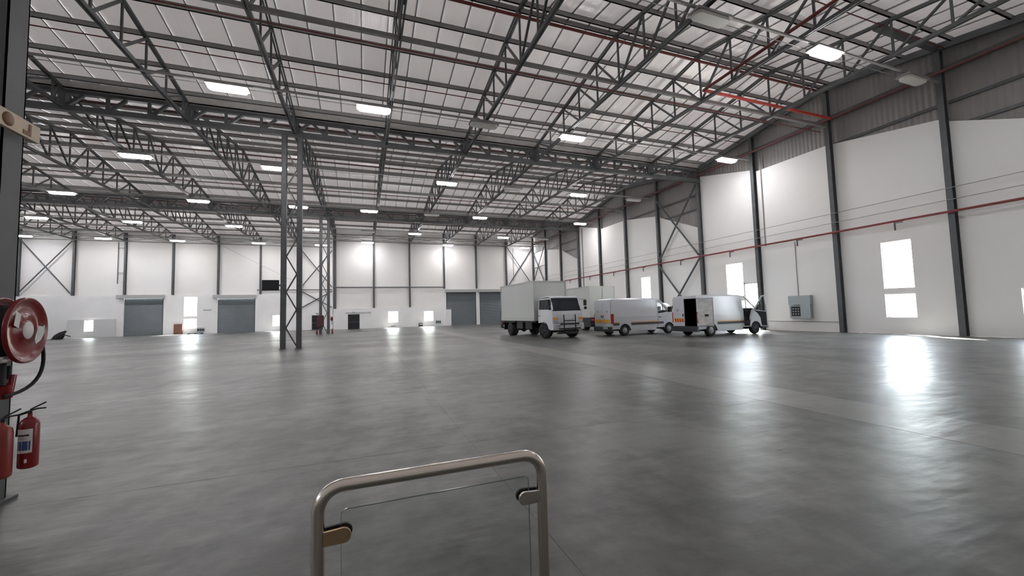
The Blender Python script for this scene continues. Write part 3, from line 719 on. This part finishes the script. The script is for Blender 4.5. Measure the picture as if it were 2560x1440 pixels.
def van(label, loc, rz, open_doors):
    t = thing('delivery_van', label, 'van', loc, rz, 'white delivery vans')
    VW = M['vanwhite']; HW = .98; ZB = 1.25
    yy = lambda z, s: s*(HW if z <= ZB else HW - (z-ZB)/1.2*.13)
    RA, FA = 1.02, 4.72
    # near/far sides: rear body section
    rear_side = [(0.02, .45)] + arch(RA, .44, .45) + [(3.72, .45), (3.72, ZB), (.02, ZB)]
    rear_side2 = [(0.02, ZB), (3.72, ZB), (3.72, 2.36), (.1, 2.38)]
    fend = [(4.24, .45)] + arch(FA, .44, .45)[:] + [(5.74, .45), (5.78, .85), (5.66, 1.27), (4.75, 1.60), (4.45, 1.45), (4.24, 1.0)]
    fend[1:10] = arch(FA, .44, .45)
    door_lo = [(3.74, .47), (4.2, .47), (4.24, .8), (4.24, 1.0), (4.45, 1.3), (4.75, 1.45), (3.74, ZB+.12)]
    b = MB()
    for s in (-1, 1):
        for poly in (rear_side, rear_side2, fend):
            b.prism(poly, lambda x, z: (x, yy(z, s), z), lambda x, z: (x, yy(z, s)-s*.05, z))
    # roof, windscreen header, rear header, bonnet
    prof_ = [(.1, 2.38), (.3, 2.45), (2, 2.48), (3.5, 2.45), (3.95, 2.38)]
    for (x0, z0), (x1, z1) in zip(prof_, prof_[1:]):
        b.add([(x0, -yy(z0,1)+.0, z0-.13), (x0, yy(z0,1), z0-.13), (x1, yy(z1,1), z1-.13), (x1, -yy(z1,1), z1-.13),
               (x0, -yy(z0,1)+.1, z0), (x0, yy(z0,1)-.1, z0), (x1, yy(z1,1)-.1, z1), (x1, -yy(z1,1)+.1, z1)],
              [(0,1,2,3),(7,6,5,4),(0,4,5,1),(1,5,6,2),(2,6,7,3),(3,7,4,0)])
    hood = [(4.75, 1.60), (5.2, 1.47), (5.58, 1.32), (5.76, 1.05)]
    for (x0, z0), (x1, z1) in zip(hood, hood[1:]):
        b.add([(x0,-.95,z0-.04),(x0,.95,z0-.04),(x1,.95-.04,z1-.04),(x1,-.91,z1-.04),(x0,-.75,z0+.02),(x0,.75,z0+.02),(x1,.72,z1+.02),(x1,-.72,z1+.02)],
              [(0,1,2,3),(7,6,5,4),(0,4,5,1),(1,5,6,2),(2,6,7,3),(3,7,4,0)])
    b.box((5.7, -.9, .75), (5.78, .9, 1.05))
    # A pillars
    for s in (-1, 1): b.beam((4.85, s*.93, 1.55), (3.98, s*.83, 2.36), .07, .09)
    b.box((.02, -.92, .45), (5.0, .92, .52))
    b.build('body', VW, t)
    # rear frame
    MB().box((0, -.96, .5), (.06, -.9, 2.3)).box((0, .9, .5), (.06, .96, 2.3)).box((0, -.88, 2.26), (.1, .88, 2.4)).build('rear_frame', VW, t)
    # cargo liner and cab interior
    L = MB()
    for bx in (((.1,-.8,.56),(3.7,-.78,2.28)), ((.1,.78,.56),(3.7,.8,2.28)), ((.1,-.8,.54),(3.7,.8,.58)), ((.1,-.8,2.27),(3.7,.8,2.29)), ((3.62,-.8,.58),(3.68,.8,2.27))): L.box(*bx)
    L.build('cargo_lining', M['dark'], t)
    C = MB().box((3.74, -.85, .5), (5.0, .85, .62)).box((4.6, -.85, .9), (4.95, .85, 1.45)); C.box((3.8, -.75, .62), (4.3, -.2, 1.1)).box((3.78, -.72, 1.1), (3.95, -.22, 1.75)).box((3.8, .1, .62), (4.3, .75, 1.1)).box((3.78, .12, 1.1), (3.95, .72, 1.75))
    C.build('cab_interior', M['trimgrey'], t)
    MB().lathe((4.42, -.46, 1.28), (-.8, 0, .5), [(0, .16), (0, .19), (.02, .19), (.02, .16), (0, .16)], 16).build('steering_wheel', M['dark'], t)
    # windscreen
    MB().add([(4.82, -.86, 1.58), (4.82, .86, 1.58), (4.0, .78, 2.36), (4.0, -.78, 2.36)], [(0,1,2,3)]).build('windscreen', M['glass'], t)
    # front doors
    def fdoor(s):
        hx, hy = 4.74, s*HW
        d = bpy.data.objects.new('front_door', None)
        mb = MB(); X = lambda x: x-hx
        P = [(3.75,.47),(4.2,.47),(4.26,.82),(4.27,1.0),(4.47,1.28),(4.74,1.5),(3.75,1.38)]
        f0 = lambda x, z: (X(x), yy(z, s)-hy, z); f1 = lambda x, z: (X(x), yy(z, s)-hy-s*.07, z)
        mb.prism(P, f0, f1)
        for a, b_ in (((3.78,1.38),(3.78,2.34)), ((3.78,2.34),(4.02,2.3)), ((4.02,2.3),(4.72,1.52))):
            A = f0(*a); Bp = f0(*b_); mb.beam((A[0], A[1]-s*.035, A[2]), (Bp[0], Bp[1]-s*.035, Bp[2]), .07, .07)
        o = mb.build('front_door', VW, t, (hx, hy, 0))
        gl = MB(); gl.prism([(3.81,1.4),(4.68,1.54),(4.02,2.27),(3.81,2.3)], lambda x, z: (X(x), yy(z,s)-hy-s*.03, z), lambda x, z: (X(x), yy(z,s)-hy-s*.036, z)); gl.build('side_window', M['glass'] if True else None, o)
        MB().beam((X(4.28), f0(4.3,1.5)[1]-s*.02, 1.46), (X(4.28), f0(4.3,2.0)[1]-s*.02, 2.03), .03, .04).build('window_bar', M['dark'], o)
        MB().box((X(3.83), -.01 if s > 0 else -.03, 1.13), (X(4.02), .03 if s > 0 else .01, 1.18)).build('handle', M['dark'], o)
        ms = MB().box((X(4.5), s*.06-.03, 1.5), (X(4.72), s*.06+.03, 1.56)); y0, y1 = sorted((s*.04, s*.3)); ms.box((X(4.62), y0, 1.48), (X(4.74), y1, 1.84)); ms.build('mirror', M['dark'], o)
        inn = MB(); inn.prism([(3.8,.55),(4.18,.55),(4.24,1.0),(4.45,1.28),(4.68,1.44),(3.8,1.36)], lambda x, z: (X(x), -s*.071+ (yy(z,s)-hy), z), lambda x, z: (X(x), -s*.1+(yy(z,s)-hy), z)); inn.build('inner_trim', M['trimgrey'], o)
        return o
    dr = fdoor(-1); dl = fdoor(1)
    if open_doors: dr.rotation_euler.z = R(78)
    # rear doors
    def rdoor(s):
        mb = MB(); w = .89
        mb.box((-.05, -w if s > 0 else 0, .62), (0, 0 if s > 0 else w, 2.27))
        o = mb.build('rear_door', VW, t, (0, s*.9, 0))
        sg = -s
        a, b_ = sorted((sg*.12, sg*.86)); hz = .86
        st = MB().box((-.062, a, hz), (-.05, b_, hz+.22)).build('hazard_strip', M['orange'], o)
        for i in range(4):
            y = a+.03+i*.185; MB().add([(-.066, y, hz+.005), (-.066, y+.07, hz+.005), (-.066, y+.14, hz+.215), (-.066, y+.07, hz+.215)], [(0,1,2,3)]).build('stripe', M['redlamp'] if open_doors else M['yellow'], st)
        a, b_ = sorted((sg*.78, sg*.84)); MB().box((-.08, a, 1.2), (-.05, b_, 1.36)).build('handle', M['dark'], o)
        a, b_ = sorted((sg*.3, sg*.46)); MB().lathe((-.05, (a+b_)/2 if s > 0 else (a+b_)/2, 1.62), (-1,0,0), [(0,.09),(.01,.09),(.012,.07),(.02,0)], 14).build('badge', M['boxgrey'], o)
        return o
    rl = rdoor(1); rr_ = rdoor(-1)
    if not open_doors: MB().box((-.135, -.66, .46), (-.12, -.14, .6)).build('number_plate', M['boxgrey'], t)
    if open_doors:
        rr_.rotation_euler.z = R(-138)
        random.seed(9); vs = []; fs = []; n = 9; mm = 7
        for j in range(n):
            for i in range(mm):
                vs.append((.03+random.random()*.07, .04+i*.81/(mm-1)+random.uniform(-.015,.015), .68+j*1.5/(n-1)+random.uniform(-.02,.02)))
        for j in range(n-1):
            for i in range(mm-1): fs.append((j*mm+i, j*mm+i+1, (j+1)*mm+i+1, (j+1)*mm+i))
        q_ = MB().add(vs, fs, 0, True).build('door_liner', M['foil'], rr_)
        MB().box((.08, .42, 1.22), (.12, .62, 1.32)).build('latch', M['dark'], rr_)
    # bumpers, lamps, mouldings
    MB().prism([(-.12,.42),(.35,.42),(.35,.62),(.02,.62),(-.12,.6)], lambda x, z: (x, -.97, z), lambda x, z: (x, .97, z)).box((-.1, -.97, .3), (.1, .97, .44)).build('rear_bumper', M['trimgrey'], t)
    MB().prism([(5.3,.32),(5.88,.36),(5.88,.72),(5.72,.8),(5.4,.6)], lambda x, z: (x, -.95, z), lambda x, z: (x, .95, z)).build('front_bumper', M['trimgrey'], t)
    MB().box((5.76, -.6, .8), (5.8, .6, 1.1)).build('grille', M['dark'], t)
    for s in (-1, 1):
        MB().box((5.62, min(s*.62, s*.93), .86), (5.8, max(s*.62, s*.93), 1.16)).build('headlamp', M['silver'], t)
        MB().box((-.03, min(s*.93, s*1.0), .82), (.14, max(s*.93, s*1.0), 1.45)).build('tail_lamp', M['redlamp'], t)
        y0, y1 = sorted((s*.975, s*1.01))
        MB().box((1.52, y0, .70), (4.22, y1, .84)).box((.1, y0, .70), (.55, y1, .84)).build('side_moulding', M['trimgrey'], t)
        y0, y1 = sorted((s*.98, s*.99)); MB().box((1.5, y0, .86), (3.7, y1, .9)).box((.16, y0, .86), (.55, y1, .9)).build('reflective_line', M['orange'], t)
        wheel(t, RA, s*.84, .36, .24, M['silver'], s, rr=.55); wheel(t, FA, s*.84, .36, .24, M['silver'] if not open_doors else M['trimgrey'], s, rr=.55)
        MB().box((1.5, min(s*.9, s*.97), .3), (3.6, max(s*.9, s*.97), .46)).build('sill_skirt', VW, t)
        for ax_ in (RA, FA):
            ar = [(ax_+.435*math.cos(R(q)), .35+.435*math.sin(R(q))) for q in range(0, 181, 20)]
            MB().prism(ar, lambda x, z: (x, s*.62, z), lambda x, z: (x, s*.70, z)).build('arch_liner', M['dark'], t)
            MB().prism(ar + [(p-(p-ax_)*.07, .35+(q-.35)*.93) for p, q in ar[::-1]], lambda x, z: (x, s*.7, z), lambda x, z: (x, s*.985, z)).build('arch_rim', M['trimgrey'], t)
    MB().tube([(RA, -.8, .35), (RA, .8, .35)], .06).build('rear_axle', M['dark'], t); MB().tube([(FA, -.8, .35), (FA, .8, .35)], .06).build('front_axle', M['dark'], t); MB().box((2.5, -.5, .25), (3.3, .3, .5)).build('fuel_tank', M['dark'], t)
    return t
van('closed white panel van with orange and yellow hazard strip across its rear', (15.0, 23.0, 0), R(1.5), False)
van('white panel van with open rear and driver doors showing dark interior', (18.15, 19.0, 0), R(1.2), True)
van3 = thing('delivery_van', 'white van mostly hidden behind the two parked vans', 'van', (22.6, 26.2, 0), R(90))
b_ = MB(); cs = [(-.95,.5),(-.98,1.2),(-.86,2.0),(-.6,2.16),(0,2.2),(.6,2.16),(.86,2.0),(.98,1.2),(.95,.5)]
for x0, x1, sc in ((0, 3.6, 1), (3.6, 4.4, .8)):
    b_.prism(cs, lambda y, z: (x0, y, z), lambda y, z: (x1, y*(.98), .5+(z-.5)*sc))
b_.build('body', M['vanwhite'], van3)
MB().box((-.03, -.8, 1.3), (0, .8, 1.9)).build('rear_window', M['glass_dark'], van3)
for x in (.8, 3.6):
    for s in (-1, 1): wheel(van3, x, s*.8, .33, .2, M['silver'], s)

def truck(label, loc, rz, cabin=True):
    t = thing('box_truck', label, 'truck', loc, rz, 'white box trucks')
    bw = 1.26
    bx = MB().box((0, -bw, 1.22), (5.6, bw, 3.76)); bx.build('cargo_box', M['boxwhite'], t)
    e = MB()
    for x in (0, 5.6):
        for y in (-bw, bw): e.box((x-.03, y-.03, 1.2), (x+.03, y+.03, 3.8))
    for y in (-bw, bw): e.box((0, y-.03, 3.74), (5.6, y+.03, 3.81)).box((0, y-.035, 1.12), (5.6, y+.035, 1.34))
    for x in (0, 5.6): e.box((x-.03, -bw, 3.74), (x+.03, bw, 3.81)).box((x-.03, -bw, 1.12), (x+.03, bw, 1.28))
    e.build('box_edging', mat('box_edging_paint', (.48, .495, .47), .4), t)
    if not cabin or True:
        MB().box((-.035, -.015, 1.25), (-.03, .015, 3.7)).build('rear_door_gap', M['trimgrey'], t)
    MB().box((.1, -.45, .72), (7.2, -.32, 1.0)).box((.1, .32, .72), (7.2, .45, 1.0)).box((.3, -1.1, 1.0), (5.5, 1.1, 1.14)).build('chassis', M['dark'], t)
    MB().box((2.5, -1.12, .55), (3.5, -.5, 1.05)).box((3.7, .5, .5), (4.6, 1.1, 1.05)).tube([(2.0, 0, .75), (5, 0, .7)], .12).box((3.9,-1.1,.55),(4.9,-.5,1.0)).build('tanks', M['dark'], t)
    for y0, y1 in ((-1.2, -.72), (.72, 1.2)): MB().box((.35, y0, .42), (.38, y1, 1.1)).build('mud_flap', M['dark'], t)
    MB().box((-.05, -1.15, .5), (.05, 1.15, .62)).box((0,-.8,.6),(.05,-.7,1.0)).box((0,.7,.6),(.05,.8,1.0)).build('under_run_bar', M['dark'], t)
    for s in (-1, 1): MB().box((-.06, min(s*.85,s*1.2), .85), (0, max(s*.85,s*1.2), .98)).build('tail_lamp', M['redlamp'], t)
    RA, FA = 1.4, 6.62
    for s in (-1, 1):
        wheel(t, RA, s*.92, .5, .5, M['trimgrey'], s, dish=.05)
        wheel(t, FA, s*.98, .5, .28, M['trimgrey'], s, steer=R(20), dish=.03)
    MB().tube([(RA, -1, .46), (RA, 1, .46)], .1).lathe((RA-.25, 0, .46), (1,0,0), [(0,0),(0,.15),(.25,.24),(.5,.15),(.5,0)], 14).build('rear_axle', M['dark'], t); MB().tube([(FA, -.9, .42), (FA, .9, .42)], .07).build('front_axle', M['dark'], t)
    if not cabin:
        for s in (-1, 1): MB().box((.1, min(s*.93,s*1.2), .32), (2.1, max(s*.93,s*1.2), 1.12)).build('wheel_guard', M['dark'], t)
        return t
    for s in (-1, 1): MB().box((.45, min(s*.6,s*1.2), .98), (2.4, max(s*.6,s*1.2), 1.14)).build('wheel_guard', M['dark'], t)
    VW = M['vanwhite']; cw = 1.1
    x0, x1 = 5.85, 7.72
    # cab shell: side profile with wheel arch
    side = [(x0, .98), (x0+.25, 1.0)] + [(FA + .58*math.cos(a), .46+.62*math.sin(a)) for a in [R(q) for q in (115, 90, 65, 40, 18)]] + [(x1-.42, .58), (x1-.02, .58), (x1, .98), (x1-.02, 1.75)]
    up_ = [(x0, 1.3), (x1-.02, 1.3), (x1-.02, 1.75), (x1-.12, 1.86), (x0+1.3, 1.72), (x0+.2, 1.82), (x0, 1.9)]
    c = MB()
    for s in (-1, 1):
        f0 = lambda x, z: (x, s*(cw - max(0, z-1.75)*.09), z); f1 = lambda x, z: (x, s*(cw-.06 - max(0, z-1.75)*.09), z)
        c.prism(side + [(x0, 1.82)], f0, f1)
        for a, b_ in (((x0+.04, 1.8), (x0+.04, 2.55)), ((x0+.04, 2.52), (x1-.42, 2.54)), ((x1-.42, 2.56), (x1-.07, 1.8)), ((x0+.0, 1.8), (x1-.08, 1.78))):
            A = Vector(f0(*a)); Bv = Vector(f0(*b_)); A.y -= s*.04; Bv.y -= s*.04; c.beam(A, Bv, .09, .1)
    roofp = [(x0, 2.54), (x0+.1, 2.64), (x1-.75, 2.69), (x1-.42, 2.66), (x1-.33, 2.6)]
    for (a, za), (b2, zb) in zip(roofp, roofp[1:]): c.add([(a,-1.04,za-.05),(a,1.04,za-.05),(b2,1.04,zb-.05),(b2,-1.04,zb-.05),(a,-.94,za+.02),(a,.94,za+.02),(b2,.94,zb+.02),(b2,-.94,zb+.02)], [(0,1,2,3),(7,6,5,4),(0,4,5,1),(1,5,6,2),(2,6,7,3),(3,7,4,0)])
    c.box((x0, -1.06, 1.0), (x0+.05, 1.06, 2.52))
    c.prism([(x1-.06, .98), (x1+.02, .98), (x1+.0, 1.5), (x1-.04, 1.74), (x1-.12, 1.74)], lambda x, z: (x, -1.08, z), lambda x, z: (x, 1.08, z))
    c.box((x0, -1.05, 1.0), (x1-.1, 1.05, 1.06))
    c.build('cab', VW, t)
    MB().box((x0+.1, -.98, 1.06), (x1-.2, .98, 1.35)).box((x1-.55, -1, 1.35), (x1-.2, 1, 1.8)).box((x0+.15,-.9,1.3),(x0+.35,-.3,2.2)).box((x0+.15,.3,1.3),(x0+.35,.9,2.2)).build('cab_interior', M['dark'], t)
    ws = MB().add([(x1-.04, -1.03, 1.74), (x1-.04, 1.03, 1.74), (x1-.34, .98, 2.58), (x1-.34, -.98, 2.58), (x1-.08, -1.03, 1.74), (x1-.08, 1.03, 1.74), (x1-.38, .98, 2.58), (x1-.38, -.98, 2.58)], [(0,1,2,3),(7,6,5,4),(0,4,5,1),(1,5,6,2),(2,6,7,3),(3,7,4,0)]).build('windscreen', M['glass_dark'], t)
    MB().add([(x1-.13, .62, 1.98), (x1-.13, .74, 1.98), (x1-.2, .74, 2.16), (x1-.2, .62, 2.16)], [(0,1,2,3)]).build('licence_disc', M['paper'], ws)
    for s in (-1, 1):
        o = MB(); o.prism([(x0+.1, 1.92), (x0+.85, 1.8), (x1-.16, 1.82), (x1-.46, 2.5), (x0+.1, 2.5)], lambda x, z: (x, s*(1.045-max(0, z-1.8)*.09), z), lambda x, z: (x, s*(1.035-max(0, z-1.8)*.09), z)); o.build('side_window', M['glass_dark'], t)
        y0, y1 = sorted((s*1.1, s*1.115)); MB().box((x0+.06, y0, 1.42), (x0+.3, y1, 1.46)).build('door_handle', M['dark'], t)
        mr = MB().tube([(x1-.3, s*1.08, 2.5), (x1+.02, s*1.32, 2.46), (x1+.02, s*1.32, 2.1)], .014, 6); y0, y1 = sorted((s*1.22, s*1.42)); mr.box((x1, y0, 2.05), (x1+.06, y1, 2.42)).tube([(x1+.03, s*1.32, 1.9), (x1+.09, s*1.32, 1.9)], .1, 14); mr.build('mirror', M['dark'], t)
        y0, y1 = sorted((s*.72, s*1.1)); MB().prism([(y0,1.0),(y1,1.0),(y1,1.34),(y0 if s > 0 else y0, 1.34 if s < 0 else 1.12), ], lambda y, z: (x1-.02, y, z), lambda y, z: (x1+.035, y, z)).build('headlamp_panel', M['silver'], t)
        y0, y1 = sorted((s*.8, s*1.09)); MB().box((x1+.03, y0, 1.2), (x1+.05, y1, 1.33)).build('indicator', M['orange'], t)
        y0, y1 = sorted((s*.62, s*.98)); MB().box((x1+.1, y0, .72), (x1+.13, y1, .88)).build('fog_lamp', M['silver'], t)
    MB().prism([(x1-.35,.56),(x1+.08,.56),(x1+.11,.66),(x1+.1,.96),(x1-.02,.97)], lambda x, z: (x, -1.12, z), lambda x, z: (x, 1.12, z)).build('front_bumper', VW, t)
    MB().box((x1+.02, -.35, 1.2), (x1+.03, .35, 1.36)).build('badge_plate', M['paper'], t)
    MB().box((x1+.0, -1.0, .965), (x1+.04, 1.0, .99)).build('bumper_gap', M['trimgrey'], t)
    bb = MB()
    for y in (-.42, .42): bb.tube([(x1+.06, y, .45), (x1+.24, y, .6), (x1+.24, y, 1.3), (x1+.22, y, 1.5)], .035, 8)
    bb.tube([(x1+.24, -.42, 1.12), (x1+.24, .42, 1.12)], .03, 8).tube([(x1+.24, -.68, .92), (x1+.24, .68, .92)], .045, 8).tube([(x1+.24, -.78, .64), (x1+.24, .78, .64)], .045, 8)
    bb.build('bull_bar', M['dark'], t)
    MB().box((x1-.2, -.7, .3), (x1+.02, .7, .5)).tube([(x1, -.3, .42), (x1+.16, -.1, .42)], .06).build('tow_beam', M['trimgrey'], t)
    tl = MB().box((-.55, -1.2, 1.1), (-.08, 1.2, 1.2)).tube([(-.3, -1.1, .8), (-.5, -1.1, 1.15)], .05).tube([(-.4, -1.15, 1.2), (-.42, -1.15, 1.75), (-.3, -1.15, 2.05)], .03).box((-.75, -1.15, .78), (-.2, -.9, .9)).box((-.6,-1.1,.5),(-.5,-1.0,.8)).box((-.38,-1.1,.5),(-.28,-1.0,.8))
    tl.box((-.6, .9, .78), (-.2, 1.15, .9)); tl.build('tail_lift', M['trimgrey'], t)
    return t
truck('white box truck facing the camera with black bull bar on its front', (11.48, 30.1, 0), math.atan2(-.9975, .07), True)
truck('white box truck seen from behind, parked between the other truck and vans', (19.3, 29.6, 0), R(91), False)

# ------------------------------------------------------------------ hose reel and extinguishers on the left column
HX, HY, HZ = -3.03, 5.2, 1.66
t = thing('hose_reel', 'large red fire hose reel with white hub on the left column', 'hose reel', (HX, HY, HZ), R(6))
def disc_prof(r): return [(0, .0), (0, .05), (.012, .07), (.02, .09), (.0, .1), (-.01, r*.8), (.0, r*.86), (.022, r*.95), (.02, r*.985), (.0, r), (-.015, r*.985), (-.03, r*.8), (-.03, .05)]
MB().lathe((0,0,0), (1,0,0), disc_prof(.315), 48).build('front_disc', M['reel'], t)
MB().lathe((-.16,0,-.0), (1,0,0), disc_prof(.315), 48).build('back_disc', M['reel'], t)
MB().lathe((-.18,0,0), (1,0,0), [(.03,.05),(.03,.24),(.16,.24),(.16,.05)], 32).build('hose_coil', M['rubber'], t)
MB().lathe((.005,0,0), (1,0,0), [(0,.085),(.012,.083),(.018,.07),(.02,0)], 28).build('hub_cap', M['paper'], t)
MB().add([(.012,-.2,.05),(.012,-.13,.02),(.012,-.1,.15),(.012,-.17,.18)], [(0,1,2,3)]).build('notice_label', M['paper'], t)
MB().add([(.02,.1,-.09),(.02,.15,.04),(.03,.2,.03),(.024,.24,.05),(.02,.25,-.03),(.02,.2,-.1),(.02,.12,-.14)], [(0,1,2,3,4,5,6)]).build('torn_sticker', M['paper'], t)
pts = []
for i in range(15):
    a = i/14; pts.append((-.05 + .04*math.sin(a*3.1) - .03*a, .31+.10*math.sin(a*2.6)-.46*a**2.6, .02-.62*math.sin(a*math.pi/2)))
MB().tube(pts, .016, 8).build('hose', M['rubber'], t)
MB().tube([(-.12,-.06,-.3), (-.12,-.06,-.5)], .035).tube([(-.12,.04,-.33), (-.12,.04,-.45)], .022).build('valve', M['dark'], t)
MB().tube([(-.1,-.05,-.5), (-.1,-.02,-.62)], .045).tube([(-.1,.06,-.42),(-.1,.02,-.6)], .03).build('coupling', M['reel'], t)
MB().tube([(-.3,0,0), (-.15,0,0)], .04).box((-.31,-.03,-.03), (-.22,.22,.03)).build('axle_bracket', M['steel'], t)
def extinguisher(loc, rz, label, bright):
    t = thing('fire_extinguisher', label, 'extinguisher', loc, rz); t.scale = (.8, .8, 1)
    c = MB().lathe((0,0,0), (0,0,1), [(0,0),(0,.06),(.012,.083),(.03,.086),(.40,.086),(.44,.075),(.465,.045),(.475,.022),(.5,.02),(.5,0)], 28).build('cylinder', M['reel'] if not bright else mat('bright_extinguisher_red', (.27,.04,.03), .3), t)
    if bright: MB().tube([(0,0,.48), (0,0,.535)], .018).tube([(0,0,.53), (.06,0,.545), (.13,0,.545)], .007).tube([(0,0,.54), (.05,0,.565), (.13,0,.6)], .007).build('handle', M['dark'], t); return t
    vs = []; n = 9; a0, a1 = R(-62), R(38)
    for i in range(n+1):
        a = a0+(a1-a0)*i/n
        for z in (.15, .37): vs.append((.0875*math.sin(a), -.0875*math.cos(a), z))
    MB().add(vs, [(2*i, 2*i+2, 2*i+3, 2*i+1) for i in range(n)], 0, True).build('paper_label', M['paper'], t)
    def patch(nm, az0, az1, z0, z1, m_):
        vs = []
        for i in range(5):
            a = R(az0+(az1-az0)*i/4)
            for z in (z0, z1): vs.append((.0885*math.sin(a), -.0885*math.cos(a), z))
        MB().add(vs, [(2*i, 2*i+2, 2*i+3, 2*i+1) for i in range(4)], 0, True).build(nm, m_, t)
    patch('label_print', -50, 28, .175, .26, M['blue']); patch('label_print', -52, 20, .305, .322, M['trimgrey'])
    for q in range(3): patch('label_print', -50, 10-q*12, .275+q*.009, .279+q*.009, M['boxgrey'])
    patch('year_mark', 0, 14, .06, .095, M['paper'])
    MB().tube([(0,0,.48), (0,0,.535)], .018).tube([(0,0,.53), (.06,0,.545), (.13,0,.545)], .007).tube([(0,0,.54), (.05,0,.565), (.13,0,.6)], .007).build('handle', M['dark'], t)
    MB().tube([(-.02,0,.52),(-.09,0,.5),(-.1,0,.3)], .012).build('hose', M['rubber'], t)
    return t
extinguisher((-3.0, 5.25, .36), R(10), 'red extinguisher with white and blue label beside the left column', False)
extinguisher((-3.09, 5.09, .33), R(40), 'brighter red extinguisher at the photo edge, half cut off, under the hose reel', True)
# cream board with brown marks and its cord
t = thing('printed_board', 'cream board with brown letters and disc across the top of left column', 'board', (-3.2, 5.0, 3.68))
MB().box((-.02, -.75, -.085), (.02, .52, .085)).build('board_face', M['cream'], t)
MB().lathe((.021, .12, 0), (1,0,0), [(0,.065),(.004,.065),(.004,0)], 20).build('disc_mark', M['tan'], t)
MB().prism([(-.16,.06),(-.12,.06),(-.12,-.02),(-.06,-.02),(-.06,-.06),(-.16,-.06)], lambda y, z: (.02, y, z), lambda y, z: (.024, y, z)).build('letter_mark', M['tan'], t)
MB().prism([(.3,-.06),(.4,-.06),(.4,.06),(.37,.06),(.37,-.02),(.3,-.02)], lambda y, z: (.02, y, z), lambda y, z: (.024, y, z)).build('letter_mark', M['tan'], t)
pipe('hanging_cord', [(-3.2, 5.5, 3.58), (-3.2, 12, 3.5), (-3.3, GIR[1], 3.6)], .0028, M['galv'], 'thin pale cord running from the printed board to the lattice column', 'cord', 5)

# ------------------------------------------------------------------ foreground gate
GX0, GX1, GY, GZ, GR = -.155, .705, 1.6, 1.10, .0225
t = thing('swing_gate', 'stainless tube gate with clear glass panel in the foreground', 'gate', (0, GY, 0))
cr = .085; pts = [(GX0, 0, .02)]
for k in range(9): a = R(180-k*90/8); pts.append((GX0+cr+cr*math.cos(a), 0, GZ-cr+cr*math.sin(a)))
for k in range(9): a = R(90-k*90/8); pts.append((GX1-cr+cr*math.cos(a), 0, GZ-cr+cr*math.sin(a)))
pts.append((GX1, 0, .02))
MB().tube(pts, GR, 24).build('tube_frame', M['chrome'], t)
for x in (GX0, GX1): MB().lathe((x, 0, 0), (0,0,1), [(0,0),(0,.05),(.008,.05),(.02,.03),(.02,0)], 20).build('foot_flange', M['chrome'], t)
gx0, gx1, gz1 = GX0+.075, GX1-.06, GZ-.085
pg = [(gx0, .25), (gx1, .25)]
for k in range(5): a = R(k*90/4); pg.append((gx1-.02+.02*math.cos(a), gz1-.02+.02*math.sin(a)))
for k in range(5): a = R(90+k*90/4); pg.append((gx0+.02+.02*math.cos(a), gz1-.02+.02*math.sin(a)))
MB().prism(pg, lambda x, z: (x, -.004, z), lambda x, z: (x, .004, z)).build('glass_panel', M['glass'], t)
ed = MB(); 
for a, b_ in zip(pg[1:], pg[2:]+pg[:1]): ed.beam((a[0], 0, a[1]), (b_[0], 0, b_[1]), .0016 if abs(a[0]-b_[0]) < .02 else .003, .009, (0,1,0))
ed.build('glass_edge', mat('glass_edge_green', (.16, .20, .18), .2), t)
for s, x, zz, mt in ((1, GX0, GZ-.17, 'clamp_gold'), (-1, GX1, GZ-.17, 'clamp'), (1, GX0, .4, 'clamp_gold'), (-1, GX1, .4, 'clamp')):
    pc = [(0, -.025), (.07, -.025)] + [(.07+.026*math.sin(R(q)), -.0+.026*-math.cos(R(q))) for q in (30, 60, 90, 120, 150)] + [(.07, .027), (0, .022)]
    o = MB().prism([(GR*.8+p*.95, q) for p, q in pc], lambda p, q: (s*p, -.017, q), lambda p, q: (s*p, -.006, q)).build('glass_clamp', M[mt], t, (x, 0, zz))
    MB().prism([(GR*.8+p*.95+.004, q+.006) for p, q in pc], lambda p, q: (s*p, .006, q), lambda p, q: (s*p, .017, q)).build('clamp_back', M['dark'], o)
